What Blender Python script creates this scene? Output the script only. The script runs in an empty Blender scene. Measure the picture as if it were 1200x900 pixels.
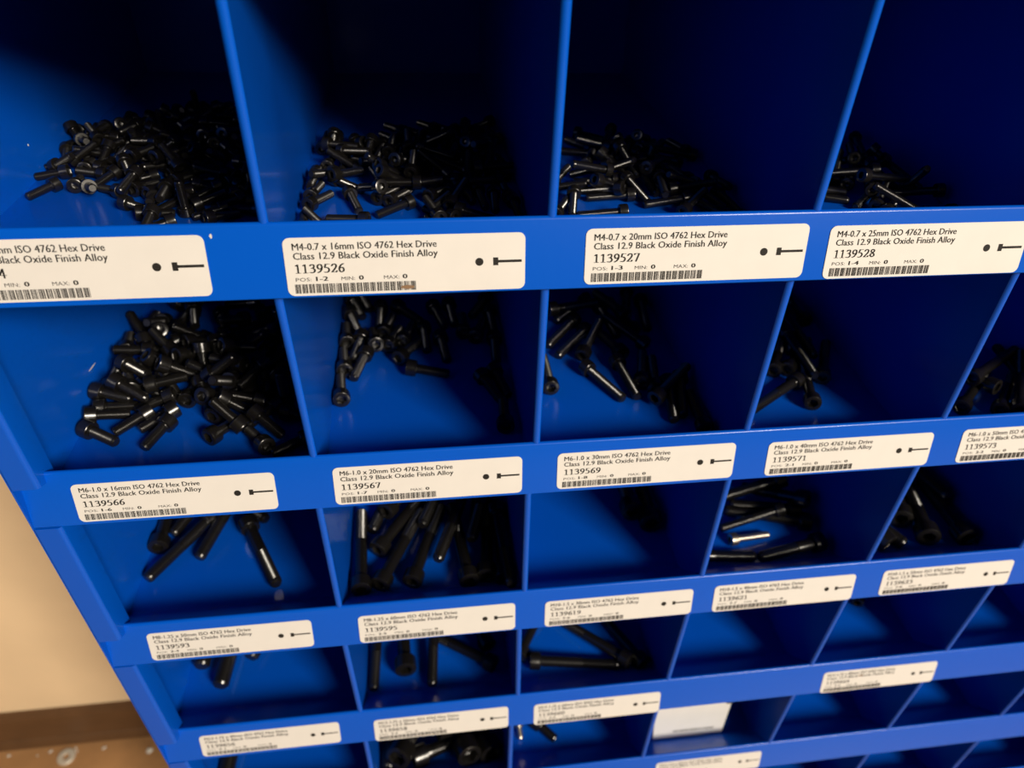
import bpy, bmesh, math, random
from mathutils import Vector, Matrix
random.seed(7)

# ---------------------------------------------------------------- camera, light, exposure
W = 0.107                     # pitch of the bin columns (metres)
H = 1.1062 * W                # pitch of the bin rows
Z0 = 1.045                    # height of the lip of the top row of bins
C = bpy.context.scene.collection
S = bpy.context.scene


def P(x, y, z):               # cabinet units (columns wide, columns deep, columns up) -> metres
    return Vector((x * W, y * W, Z0 + z * W))


cam_data = bpy.data.cameras.new('camera')
cam = bpy.data.objects.new('camera', cam_data)
C.objects.link(cam)
cr = ((0.991698483177778, 0.11842372723653825, 0.05009929430940749),
      (-0.12413902453028336, 0.7801815445883007, 0.6131119474227226),
      (0.033520457209953884, -0.6142414658025128, 0.7884058603518979))
right = Vector([r[0] for r in cr]); fwd = Vector([r[1] for r in cr]); up = Vector([r[2] for r in cr])
M = Matrix((right, up, -fwd)).transposed().to_4x4()
M.translation = P(1.5274, -2.3387, -0.01855)
cam.matrix_world = M
cam_data.sensor_width = 36.0
cam_data.lens = 831.9 / 1200 * 36
cam_data.clip_start = 0.01
cam_data.dof.use_dof = True
cam_data.dof.focus_distance = 0.310
cam_data.dof.aperture_fstop = 8.6
S.camera = cam

S.view_settings.view_transform = 'Standard'
S.view_settings.look = 'None'
S.view_settings.gamma = 1
S.view_settings.use_curve_mapping = False
S.view_settings.exposure = 0.0

world = bpy.data.worlds.new('world')
S.world = world
world.use_nodes = True
wn = world.node_tree
bg = wn.nodes['Background']
bg.inputs[0].default_value = (0.80, 0.68, 0.52, 1)
# a dim room: the far right side is the lighter one
tc_ = wn.nodes.new('ShaderNodeTexCoord')
sx_ = wn.nodes.new('ShaderNodeSeparateXYZ')
mr_ = wn.nodes.new('ShaderNodeMapRange')
mr_.inputs['From Min'].default_value = -0.1
mr_.inputs['From Max'].default_value = 0.75
mr_.inputs['To Min'].default_value = 0.018
mr_.inputs['To Max'].default_value = 0.20
wn.links.new(tc_.outputs['Generated'], sx_.inputs['Vector'])
wn.links.new(sx_.outputs['X'], mr_.inputs['Value'])
wn.links.new(mr_.outputs['Result'], bg.inputs[1])


def area_light(name, loc, target, sx, sy, watts, col):
    d = bpy.data.lights.new(name, 'AREA')
    d.shape = 'RECTANGLE'; d.size = sx; d.size_y = sy
    d.energy = watts; d.color = col
    o = bpy.data.objects.new(name, d)
    o.location = loc
    o.rotation_euler = (Vector(target) - Vector(loc)).to_track_quat('-Z', 'Y').to_euler()
    C.objects.link(o)
    return o


area_light('ceiling_lamp', (2.25, -3.15, 2.90), (0.25, 0.0, 0.70), 1.20, 0.90, 288, (1.0, 0.895, 0.745))


# ---------------------------------------------------------------- materials
def mat(name, col, rough=0.5, metal=0.0, spec=0.5, bump=0.0, bscale=300.0, var=0.0, vscale=20.0, coat=0.0):
    m = bpy.data.materials.new(name)
    m.use_nodes = True
    nt = m.node_tree
    b = nt.nodes['Principled BSDF']
    b.inputs['Base Color'].default_value = (*col, 1)
    b.inputs['Roughness'].default_value = rough
    b.inputs['Metallic'].default_value = metal
    b.inputs['Specular IOR Level'].default_value = spec
    if coat:
        b.inputs['Coat Weight'].default_value = coat
        b.inputs['Coat Roughness'].default_value = 0.15
    tc = nt.nodes.new('ShaderNodeTexCoord')
    if var:
        n = nt.nodes.new('ShaderNodeTexNoise')
        n.inputs['Scale'].default_value = vscale
        n.inputs['Detail'].default_value = 6
        r = nt.nodes.new('ShaderNodeValToRGB')
        r.color_ramp.elements[0].position = 0.3
        r.color_ramp.elements[1].position = 0.7
        r.color_ramp.elements[0].color = (*[c * (1 - var) for c in col], 1)
        r.color_ramp.elements[1].color = (*[min(1, c * (1 + var)) for c in col], 1)
        nt.links.new(tc.outputs['Object'], n.inputs['Vector'])
        nt.links.new(n.outputs['Fac'], r.inputs['Fac'])
        nt.links.new(r.outputs['Color'], b.inputs['Base Color'])
    if bump:
        n2 = nt.nodes.new('ShaderNodeTexNoise')
        n2.inputs['Scale'].default_value = bscale
        n2.inputs['Detail'].default_value = 3
        bp = nt.nodes.new('ShaderNodeBump')
        bp.inputs['Strength'].default_value = bump
        bp.inputs['Distance'].default_value = 0.001
        nt.links.new(tc.outputs['Object'], n2.inputs['Vector'])
        nt.links.new(n2.outputs['Fac'], bp.inputs['Height'])
        nt.links.new(bp.outputs['Normal'], b.inputs['Normal'])
    return m


BLUE = mat('blue_powder_coat', (0.0004, 0.083, 0.53), 0.30, spec=0.2, bump=0.04, bscale=260, coat=0.18)
BLACK = mat('black_oxide', (0.0065, 0.0058, 0.005), 0.25, metal=0.0, spec=0.7, bump=0.03, bscale=1500)
STEEL = mat('bright_steel', (0.55, 0.50, 0.42), 0.35, metal=1.0)
CREAM = mat('label_paper', (0.672, 0.658, 0.635), 0.45, spec=0.3, var=0.025, vscale=60)
INK = mat('label_ink', (0.018, 0.017, 0.016), 0.6, spec=0.2)
STAIN = mat('brown_stain', (0.22, 0.13, 0.07), 0.7)
WALL = mat('beige_wall_paint', (0.81, 0.61, 0.385), 0.6, var=0.05, vscale=9, bump=0.08, bscale=60)
FLOOR = mat('brown_floor', (0.36, 0.19, 0.08), 0.45, var=0.25, vscale=14)
BASE = mat('dark_brown_baseboard', (0.10, 0.048, 0.02), 0.45, var=0.12, vscale=30)
PALE = mat('worn_zinc', (0.62, 0.58, 0.50), 0.5, metal=0.4)
CHIP = mat('pale_paint_chip', (0.62, 0.60, 0.55), 0.6)
RUBBER = mat('black_clip_plastic', (0.02, 0.02, 0.02), 0.5)


# ---------------------------------------------------------------- mesh helpers
def obj(name, verts, faces, m, parent=None, smooth=None):
    me = bpy.data.meshes.new(name)
    me.from_pydata([tuple(v) for v in verts], [], faces)
    me.materials.append(m)
    bm = bmesh.new(); bm.from_mesh(me)
    bmesh.ops.recalc_face_normals(bm, faces=bm.faces)
    bm.to_mesh(me); bm.free()
    if smooth is not None:
        for p in me.polygons: p.use_smooth = True
        me.set_sharp_from_angle(angle=math.radians(smooth))
    o = bpy.data.objects.new(name, me)
    C.objects.link(o)
    if parent: o.parent = parent
    return o


def thing(name, label, cat, loc=(0, 0, 0), group=None):
    o = bpy.data.objects.new(name, None)
    o.empty_display_size = 0.01
    C.objects.link(o)
    o.location = loc
    o['label'] = label; o['category'] = cat
    if group: o['group'] = group
    return o


def tag(o, label, cat, group=None):
    o['label'] = label; o['category'] = cat
    if group: o['group'] = group
    return o


def prism(profile, a, b, f):
    """closed outline (list of 2-tuples) swept from a to b; f(p, t) gives the 3-D point"""
    n = len(profile)
    v = [f(p, a) for p in profile] + [f(p, b) for p in profile]
    fa = [[i, (i + 1) % n, n + (i + 1) % n, n + i] for i in range(n)]
    fa += [list(range(n))[::-1], list(range(n, 2 * n))]
    return v, fa


def box(x0, x1, y0, y1, z0, z1):
    v = [(x, y, z) for z in (z0, z1) for y in (y0, y1) for x in (x0, x1)]
    f = [[0, 1, 3, 2], [4, 6, 7, 5], [0, 4, 5, 1], [2, 3, 7, 6], [0, 2, 6, 4], [1, 5, 7, 3]]
    return v, f


def arc(cx, cy, r, a0, a1, n):
    return [(cx + r * math.cos(math.radians(a0 + (a1 - a0) * i / n)),
             cy + r * math.sin(math.radians(a0 + (a1 - a0) * i / n))) for i in range(n + 1)]


# ---------------------------------------------------------------- the room
def structure(name, vf, m):
    o = obj(name, vf[0], vf[1], m)
    o['kind'] = 'structure'
    return o


YW = 2.95 * W                                             # the wall behind the cabinet
structure('floor', box(-2.2, 3.2, -4.0, YW, -0.05, 0.0), FLOOR)
structure('wall_back', box(-2.2, 3.2, YW, YW + 0.1, 0.0, 2.5), WALL)
pr = [(0, 0), (-0.016, 0), (-0.016, 0.006), (-0.013, 0.014), (-0.0105, 0.017), (-0.0105, 0.066), (-0.008, 0.0715), (-0.003, 0.0735), (0, 0.0735)]
structure('baseboard_back', prism(pr, -2.2, 3.2, lambda p, t: (t, YW + p[0], p[1])), BASE)

# ---------------------------------------------------------------- the cabinet
XL, XR, D = -0.197, 7.197, 2.86                           # inside faces of the side panels, depth
NROW = 9                                                  # lips 0 .. 8
FD = 0.245                                                # the floor of a bin lies this far below its lip
LH, LY = 0.268, -0.062                                    # lip height, forward lean of its lower edge
cabinet = thing('bolt_bin_cabinet', 'blue steel bolt bin cabinet with rows of open compartments against the wall', 'cabinet',
                P(3.5, 1.4, 0) * 1.0)
cabinet.location.z = 0.0
cab_inv = Matrix.Translation(-cabinet.location)


def part(name, v, f, m=BLUE, smooth=None):
    return obj(name, [cab_inv @ Vector(q) for q in v], f, m, cabinet, smooth)


ZB = -8 * 1.1062 - LH - 0.02                              # underside of the cabinet
ZT = 1.02
for x0, x1 in ((XL - 0.007, XL), (XR, XR + 0.007)):
    v, f = box(x0, x1, -0.064, D + 0.008, ZB, ZT)
    part('side_panel', [P(*q) for q in v], f)
v, f = box(XL, XR, D, D + 0.008, ZB, ZT)
part('back_panel', [P(*q) for q in v], f)
v, f = box(XL, XR, -0.03, D, ZT - 0.01, ZT)
part('top_panel', [P(*q) for q in v], f)
v, f = box(XL - 0.007, XR + 0.007, 0.12, D + 0.008, -Z0 / W, ZB)
part('plinth', [P(*q) for q in v], f)

# a shelf: bin floor, ramp up to the lip, rounded lip edge, leaning label face, return underneath
s45 = 0.7071
r = 0.013
ld = math.hypot(LY, LH)
nx, nz = -LH / ld, -LY / ld                               # outward normal of the label face
sc_ = r * (1 - nz) / (LH / ld)
lip = arc(sc_ * LY / ld - r * nx, -r, r, math.degrees(math.atan2(nz, nx)), 45, 8)
SHELF = ([(LY + 0.008, -LH - 0.0), (LY * 0.975, -LH * 0.975)] + lip +
         [(FD - 0.02, -FD + 0.022), (FD, -FD + 0.006), (FD + 0.02, -FD), (D, -FD), (D, -FD - 0.010), (FD - 0.0, -FD - 0.010),
          (FD - 0.03, -LH), ])
for j in range(NROW):
    v, f = prism(SHELF, XL + 0.0004, XR - 0.0004, lambda p, t: (t, p[0], -1.1062 * j + p[1]))
    # behind the lip the shelf stops at the side panels
    v = [P(min(max(q[0], XL + 0.0002), XR - 0.0002) if q[1] > 0.05 else q[0], q[1], q[2]) for q in v]
    part('shelf', v, f, smooth=40)

DX = {(1, 1): (0, -.003), (2, 1): (0.0, .004), (3, 1): (.006, .020), (4, 1): (.01, .02),
      (1, 2): (-.004, .015), (2, 2): (-.003, .008), (3, 2): (.002, .017), (4, 2): (.006, .030),
      (1, 3): (-.005, 0), (2, 3): (-.016, .003), (3, 3): (.003, .023), (4, 3): (.027, .034), (5, 3): (.018, .021),
      (1, 4): (-.012, .005), (2, 4): (-.016, .009), (3, 4): (.010, .016), (4, 4): (.026, .029), (5, 4): (.017, .028),
      (1, 5): (0, .004), (2, 5): (-.023, -.01), (3, 5): (.002, .011), (4, 5): (.015, .026), (5, 5): (.018, .015), (6, 5): (0, -.003)}
tk = 0.0075                                               # half thickness of the sheet
bead = 0.0185                                             # half width of the rolled front edge
for j in range(NROW):
    for k in range(1, 7):
        dt, db = DX.get((k, j), (0.0, 0.008))
        zt = -1.1062 * (j - 1) - LH - 0.001 if j else ZT - 0.011
        zf = -1.1062 * j - FD
        # plan section: rolled front edge, doubled sheet to 0.58, single sheet to the back
        hw = 0.0105
        sec = arc(0.0, 0.020, bead, 205, 335, 8)
        sec = [(x, y) for x, y in sec]
        sec = sec + [(hw, 0.045), (hw, 0.575), (tk, 0.583), (tk, D - 0.001)] + [(-tk, D - 0.001), (-tk, 0.583), (-hw, 0.575), (-hw, 0.045)]
        n = len(sec)

        def low(y):                                       # the ramp, then the bin floor
            if y < 0.03: return -0.012 - max(0, y) * 0.9
            if y < FD: return -y - 0.004
            return -FD
        vs = []
        for x, y in sec:
            vs.append(P(k + db + x, y, -1.1062 * j + low(y) - 0.0005))
        zmid = zf + 0.30
        # extra section so the ramp part of the front edge stays upright
        for x, y in sec:
            vs.append(P(k + dt + x, y, zt))
        fa = [[i, (i + 1) % n, n + (i + 1) % n, n + i] for i in range(n)]
        # the sheet is clipped along the ramp: side faces get their own vertices there
        ex = []
        fa2 = []
        for i, q in enumerate(fa):
            a, b_ = sec[i], sec[(i + 1) % n]
            if abs(a[1] - 0.045) < 1e-6 and abs(b_[1] - 0.575) < 1e-6:
                x = a[0]
                c0 = len(vs); vs.append(P(k + db + x, FD, -1.1062 * j - FD - 0.0005))
                fa2.append([q[0], c0, q[1], q[2], q[3]])
                ex.append(c0)
            elif abs(a[1] - 0.575) < 1e-6 and abs(b_[1] - 0.045) < 1e-6:
                x = a[0]
                c0 = len(vs); vs.append(P(k + db + x, FD, -1.1062 * j - FD - 0.0005))
                fa2.append([q[0], c0, q[1], q[2], q[3]])
                ex.append(c0)
            else:
                fa2.append(q)
        fa2.append(list(range(n, 2 * n)))
        part('divider', vs, fa2, smooth=35)

# face flanges at both sides, one between every two lips
for j in range(NROW):
    zt = -1.1062 * (j - 1) - LH - 0.004 if j else ZT - 0.002
    zb = -1.1062 * j - 0.028
    for side in (0, 1):
        # plan section of the folded flange
        o_, i_ = XL - 0.002, -0.088
        sec = ([(o_, -0.064)] + [(i_ - 0.02, -0.064)] + arc(i_ - 0.02, -0.044, 0.020, 270, 355, 5) +
               [(i_ - 0.004, 0.075), (i_ - 0.014, 0.075)] + [(i_ - 0.012, -0.040), (i_ - 0.02, -0.052), (o_, -0.052)])
        n = len(sec)
        vs = []
        for x, y in sec:
            xx = x if side == 0 else 7.0 - x
            vs.append(P(xx, y, zb + (0 if y < 0.02 else -0.06)))
        for x, y in sec:
            xx = x if side == 0 else 7.0 - x
            vs.append(P(xx, y, zt))
        fa = [[i, (i + 1) % n, n + (i + 1) % n, n + i] for i in range(n)] + [list(range(n))[::-1], list(range(n, 2 * n))]
        part('face_flange', vs, fa, smooth=30)

# worn spots in the paint: thin pale patches with an outline of their own
def scuff(c, a, b, out, seed):
    rnd = random.Random(seed)
    n = 10
    ring = [c + a * (math.cos(6.283 * i / n) * rnd.uniform(.6, 1)) + b * (math.sin(6.283 * i / n) * rnd.uniform(.6, 1)) for i in range(n)]
    vs = ring + [q + out for q in ring]
    fs = [[i, (i + 1) % n, n + (i + 1) % n, n + i] for i in range(n)] + [list(range(n)), list(range(n, 2 * n))]
    part('scuff_mark', vs, fs, CHIP)


ld_ = Vector((0, LY, -LH)).normalized(); lo_ = Vector((0, -LH, -LY)).normalized()
scuff(P(.819, 0, -1.1062) + ld_ * (.040 * W), Vector((.0006, 0, 0)), ld_ * .0010, lo_ * .00012, 1)
scuff(P(XL, .865, -2.290), Vector((0, .0056, -.0006)), Vector((0, 0, .0005)), Vector((.00010, 0, 0)), 2)
scuff(P(XL, 1.078, -1.204), Vector((0, .0007, 0)), Vector((0, 0, .0007)), Vector((.00010, 0, 0)), 3)

# ---------------------------------------------------------------- printing on the labels
_txt = {}


def text_shape(s, bold=0.0):
    key = (s, bold)
    if key not in _txt:
        cu = bpy.data.curves.new('text', 'FONT')
        cu.body = s; cu.size = 1.0; cu.resolution_u = 2; cu.offset = bold
        o = bpy.data.objects.new('text', cu)
        C.objects.link(o)
        dg = bpy.context.evaluated_depsgraph_get()
        me = o.evaluated_get(dg).to_mesh()
        vs = [(q.co.x, q.co.y) for q in me.vertices]
        fs = [list(p.vertices) for p in me.polygons]
        o.evaluated_get(dg).to_mesh_clear()
        bpy.data.objects.remove(o); bpy.data.curves.remove(cu)
        _txt[key] = (vs, fs, min(q[0] for q in vs), max(q[0] for q in vs))
    return _txt[key]


DIGIT = {
    '0': [[(.3, 1), (.14, .85), (.1, .5), (.14, .15), (.3, 0), (.46, .15), (.5, .5), (.46, .85), (.3, 1)]],
    '1': [[(.14, .86), (.3, 1), (.3, 0)], [(.14, 0), (.46, 0)]],
    '2': [[(.1, .76), (.18, .94), (.32, 1), (.46, .9), (.48, .72), (.4, .5), (.1, .04)], [(.08, .02), (.44, .02), (.52, .18)]],
    '3': [[(.1, .84), (.2, .97), (.32, 1), (.44, .9), (.44, .7), (.36, .58), (.22, .54)], [(.3, .55), (.44, .46), (.5, .28), (.42, .08), (.26, 0), (.08, .06)]],
    '4': [[(.4, 0), (.4, 1), (.06, .3), (.54, .3)]],
    '5': [[(.5, 1), (.2, 1), (.12, .6)], [(.12, .58), (.3, .6), (.44, .48), (.48, .3), (.4, .1), (.24, 0), (.08, .05)]],
    '6': [[(.48, 1), (.28, .86), (.14, .6), (.1, .32), (.16, .08), (.3, 0), (.46, .12), (.5, .32), (.42, .54), (.28, .58), (.14, .46)]],
    '7': [[(.1, .84), (.12, .98), (.52, .98), (.26, 0)]],
    '8': [[(.3, .54), (.14, .68), (.14, .88), (.3, 1), (.46, .88), (.46, .7), (.3, .54), (.12, .36), (.1, .16), (.3, 0), (.5, .16), (.48, .36), (.3, .54)]],
    '9': [[(.12, 0), (.32, .14), (.46, .4), (.5, .68), (.44, .92), (.3, 1), (.14, .88), (.1, .68), (.18, .46), (.32, .42), (.46, .54)]],
}


def hull(pts):
    pts = sorted(set(pts))
    def half(ps):
        h = []
        for p in ps:
            while len(h) > 1 and (h[-1][0] - h[-2][0]) * (p[1] - h[-2][1]) - (h[-1][1] - h[-2][1]) * (p[0] - h[-2][0]) <= 0:
                h.pop()
            h.append(p)
        return h[:-1]
    return half(pts) + half(pts[::-1])


class Print:
    """flat shapes on a label; u, v in millimetres from the label's top left corner"""
    def __init__(self): self.v = []; self.f = []
    def poly(self, pts):
        n = len(self.v)
        self.v += pts; self.f.append(list(range(n, n + len(pts))))
    def rect(self, u0, v0, u1, v1): self.poly([(u0, v0), (u1, v0), (u1, v1), (u0, v1)])
    def text(self, s, u0, u1, base, cap, bold=0.0):
        vs, fs, x0, x1 = text_shape(s, bold)
        n = len(self.v)
        k = (u1 - u0) / (x1 - x0)
        self.v += [(u0 + (x - x0) * k, base - y * cap / 0.72) for x, y in vs]
        self.f += [[n + i for i in f] for f in fs]
    def serif(self, s, u0, u1, base, cap):
        w = (u1 - u0) / len(s)
        for i, ch in enumerate(s):
            for line in DIGIT[ch]:
                for a, b in zip(line, line[1:]):
                    pts = []
                    for q in (a, b):
                        for dx in (-.075, .075):
                            for dy in (-.032, .032):
                                pts.append((round(u0 + w * i + (q[0] + dx) * w / 0.62, 4), round(base - (q[1] + dy) * cap, 4)))
                    self.poly(hull(pts))


def barcode(pr, u0, u1, v0, v1, seed):
    rnd = random.Random(seed)
    n = 18
    w = (u1 - u0) / n
    for i in range(n):
        q = [1, 1, 1, 1, 1]
        for _ in range(2): q[rnd.randrange(5)] = 2.2
        gaps = [0.55 if rnd.random() < .7 else 1.0 for _ in range(4)] + [2.2]
        tot = sum(q) + sum(gaps)
        u = u0 + i * w
        for a, g in zip(q, gaps):
            pr.rect(u, v0, u + a / tot * w, v1)
            u += (a + g) / tot * w


def round_rect(w, h, r, n=5):
    out = []
    for cx, cy, a in ((w - r, r, -90), (w - r, h - r, 0), (r, h - r, 90), (r, r, 180)):
        for i in range(n + 1):
            t = math.radians(a + 90 * i / n)
            out.append((cx + r * math.cos(t), cy + r * math.sin(t)))
    return out


lip_down = Vector((0, LY, -LH)).normalized()
lip_out = Vector((0, -LH, -LY)).normalized()
MM = 0.001


def bin_label(j, x0, x1, s0, s1, line, number, pos, label, tilt=0.0, faded=None):
    w = (x1 - x0) * W * 1000; h = (s1 - s0) * W * 1000
    t = thing('shelf_label', label, 'label', (0, 0, 0), 'printed labels along the shelf lips')
    org = P(x0, 0, -1.1062 * j) + lip_down * (s0 * W) + lip_out * 0.00002
    mw = Matrix((Vector((1, 0, 0)), lip_down, lip_out)).transposed().to_4x4()
    mw = Matrix.Translation(org) @ mw @ Matrix.Rotation(tilt, 4, 'Z')
    t.matrix_world = mw
    rr = round_rect(w, h, 2.6)
    n = len(rr)
    vs = [(a * MM, b * MM, 0) for a, b in rr] + [(a * MM, b * MM, 0.00030) for a, b in rr]
    fs = [[i, (i + 1) % n, n + (i + 1) % n, n + i] for i in range(n)] + [list(range(n)), list(range(n, 2 * n))]
    obj('card', vs, fs, CREAM, t)
    z = 0.00036

    def put(name, p, m=INK):
        obj(name, [(a * MM, b * MM, z) for a, b in p.v], p.f, m, t)
    p = Print()
    for e in (0, .0016): p.text(line + ' ISO 4762 Hex Drive', (.036 + e) * w, (.624 + e) * w, .210 * h, .122 * h)
    for e in (0, .0016): p.text('Class 12.9 Black Oxide Finish Alloy', (.036 + e) * w, (.627 + e) * w, .368 * h, .122 * h)
    p.serif(number, .036 * w, .242 * w, .60 * h, .145 * h)
    p.text('POS:', .036 * w, .100 * w, .745 * h, .065 * h)
    for e in (0, .003): p.text(pos, (.118 + e) * w, (.166 + e) * w, .745 * h, .08 * h)
    p.text('MIN:', .222 * w, .278 * w, .745 * h, .065 * h)
    for e in (0, .003): p.text('0', (0.294 + e) * w, (0.312 + e) * w, .745 * h, .08 * h)
    p.text('MAX:', .398 * w, .462 * w, .745 * h, .065 * h)
    for e in (0, .003): p.text('0', (0.476 + e) * w, (0.494 + e) * w, .745 * h, .08 * h)
    put('lettering', p)
    p = Print()
    barcode(p, .030 * w, .535 * w, .795 * h, .955 * h, number)
    put('barcode', p)
    p = Print()
    cu, cv, ru = .803 * w, .495 * h, .0175 * w
    p.poly([(cu + ru * math.cos(math.radians(a * 20)), cv + ru * math.sin(math.radians(a * 20))) for a in range(18)])
    p.poly([(.862 * w, .425 * h), (.884 * w, .425 * h), (.884 * w, .565 * h), (.862 * w, .565 * h)])
    p.poly([(.884 * w, .472 * h), (.985 * w, .472 * h), (.985 * w, .518 * h), (.884 * w, .518 * h)])
    put('screw_drawing', p)
    if faded:
        fu, fv, fr = faded
        p = Print()
        p.poly([(fu * w + fr * 2.2 * math.cos(a * .5236) * (1 + .2 * (a % 3)), fv * h + fr * .6 * math.sin(a * .5236) * (1 + .25 * (a % 2))) for a in range(12)])
        z = 0.00039
        put('stain', p, STAIN)
    return t


K = 'cream shelf label printed '
LB = [
    (1, -.066, .794, .034, .250, 'M4-0.7 x 12mm', '1139524', '1-1', K + '1139524, under the first bin of the upper row', 0, None),
    (1, 1.052, 1.906, .052, .262, 'M4-0.7 x 16mm', '1139526', '1-2', K + '1139526, brown smear on its barcode', 0, (.495, .90, 1.1)),
    (1, 2.130, 2.996, .046, .256, 'M4-0.7 x 20mm', '1139527', '1-3', K + '1139527 for M4 x 20mm screws', 0, None),
    (1, 3.083, 3.926, .058, .266, 'M4-0.7 x 25mm', '1139528', '1-4', K + '1139528 for M4 x 25mm screws', 0, None),
    (2, -.002, .838, .062, .253, 'M6-1.0 x 16mm', '1139566', '1-6', K + '1139566 for M6 x 16mm screws', 0, None),
    (2, 1.090, 1.942, .060, .255, 'M6-1.0 x 20mm', '1139567', '1-7', K + '1139567 for M6 x 20mm screws', 0, None),
    (2, 2.107, 2.969, .059, .252, 'M6-1.0 x 30mm', '1139569', '1-8', K + '1139569 for M6 x 30mm screws', 0, None),
    (2, 3.135, 3.993, .071, .257, 'M6-1.0 x 40mm', '1139571', '2-1', K + '1139571 for M6 x 40mm screws', 0, None),
    (2, 4.150, 5.005, .068, .258, 'M6-1.0 x 50mm', '1139573', '2-2', K + '1139573 for M6 x 50mm screws', 0, None),
    (3, .008, .846, .064, .250, 'M8-1.25 x 50mm', '1139593', '2-4', K + '1139593 for M8 x 50mm screws', 0, None),
    (3, 1.092, 1.950, .071, .260, 'M8-1.25 x 60mm', '1139595', '2-5', K + '1139595 for M8 x 60mm screws', 0, None),
    (3, 2.119, 2.980, .083, .264, 'M10-1.5 x 30mm', '1139619', '2-6', K + '1139619, below the empty bin', 0, None),
    (3, 3.108, 3.976, .078, .268, 'M10-1.5 x 40mm', '1139621', '2-7', K + '1139621 for M10 x 40mm screws', 0, None),
    (3, 4.150, 5.000, .074, .260, 'M10-1.5 x 50mm', '1139623', '2-8', K + '1139623 for M10 x 50mm screws', 0, None),
    (4, .019, .866, .064, .245, 'M12-1.75 x 40mm', '1139656', '3-1', K + '1139656, lowest at the left end of the cabinet', 0, None),
    (4, 1.081, 1.945, .084, .272, 'M12-1.75 x 50mm', '1139658', '3-2', 'blurred cream label on the second lowest lip over the heaped big bolts', 0, None),
    (4, 2.115, 2.973, .095, .282, 'M12-1.75 x 60mm', '1139660', '3-3', 'blurred cream label just left of the fallen white card', 0, None),
    (4, 4.132, 4.980, .080, .272, 'M12-1.75 x 80mm', '1139664', '3-5', 'cream label with a brown spot, alone on the right of its lip', 0, (.33, .30, .9)),
    (5, 3.120, 3.970, .075, .262, 'M16-2.0 x 50mm', '1139696', '4-2', 'cream label on the lowest visible lip, below the fallen white card', 0, None),
]
for a in LB:
    bin_label(*a)

# the card lying folded in an empty bin
card = thing('folded_card', 'white folded card standing crooked in the empty bin under its missing label', 'card', P(3.5, 0.25, -5.76))
ci = Matrix.Translation(-card.location)
b0, b1 = P(3.178, .215, -5.733), P(3.752, .215, -5.733)
t0, t1 = P(3.165, .285, -5.335), P(3.790, .285, -5.365)
k0, k1 = P(3.19, .62, -5.766), P(3.77, .62, -5.766)
th = Vector((0, .006 * W, .006 * W))
vs = [b0, b1, t1, t0]; vs = vs + [q + th for q in vs]
fq = [[0, 1, 2, 3], [4, 7, 6, 5], [0, 4, 5, 1], [1, 5, 6, 2], [2, 6, 7, 3], [3, 7, 4, 0]]
obj('front_leaf', [ci @ q for q in vs], fq, CREAM, card)
th = Vector((0, .006 * W, -.003 * W))
vs = [t0 + Vector((0, .007 * W, .004 * W)), t1 + Vector((0, .007 * W, .004 * W)), k1, k0]; vs = vs + [q + th for q in vs]
obj('rear_leaf', [ci @ q for q in vs], fq, CREAM, card)
p = Print()
rnd = random.Random(3)
n_ = (b1 - b0).cross(t0 - b0).normalized()
if n_.y > 0: n_ = -n_
def on_card(a, b): return b0.lerp(b1, a).lerp(t0.lerp(t1, a), b) + n_ * 0.00006
vs = []; fs = []
u = .28
while u < .86:
    wv = rnd.uniform(.006, .016)
    n = len(vs)
    vs += [on_card(u, .16), on_card(u + wv, .16), on_card(u + wv, .23), on_card(u, .23)]
    fs.append([n, n + 1, n + 2, n + 3])
    u += wv + rnd.uniform(.008, .02)
obj('printing', [ci @ q for q in vs], fs, INK, card)
v, f = box(0, 1, 0, 1, 0, 1)
obj('clip', [ci @ (t1 + Vector(((q[0] - .9) * .05 * W, (q[1] * .04 - .01) * W, (q[2] * .05 - .03) * W))) for q in v], f, RUBBER, card)

# ---------------------------------------------------------------- small bits on the floor
def on_floor(px, py):                                     # metres, from the photograph's floor patch
    return Vector((px, py, 0))


def washer(loc, ro, ri, h):
    n = 28
    vs = []
    for rr_, zz in ((ri, 0), (ro, 0), (ro, h * .7), (ro * .95, h), (ri * 1.05, h), (ri, h * .8)):
        vs += [(rr_ * math.cos(2 * math.pi * i / n), rr_ * math.sin(2 * math.pi * i / n), zz) for i in range(n)]
    fs = []
    for a in range(6):
        b = (a + 1) % 6
        fs += [[a * n + i, a * n + (i + 1) % n, b * n + (i + 1) % n, b * n + i] for i in range(n)]
    o = obj('steel_washer', vs, fs, PALE, None, 40)
    o.location = loc
    return tag(o, 'round pale steel washer lying on the brown floor by the baseboard', 'washer')


def chip(loc, size, label, rz):
    rnd = random.Random(int(loc[0] * 1e4))
    n = 7
    ring = [(size * (0.6 + .5 * rnd.random()) * math.cos(6.283 * i / n), size * .6 * (0.6 + .5 * rnd.random()) * math.sin(6.283 * i / n)) for i in range(n)]
    vs = [(a, b, 0) for a, b in ring] + [(a * .7, b * .7, size * .35) for a, b in ring]
    fs = [[i, (i + 1) % n, n + (i + 1) % n, n + i] for i in range(n)] + [list(range(n)), list(range(n, 2 * n))]
    o = obj('debris_chip', vs, fs, CHIP)
    o.location = loc; o.rotation_euler.z = rz
    return tag(o, label, 'debris', 'pale crumbs on the floor by the wall')


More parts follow.
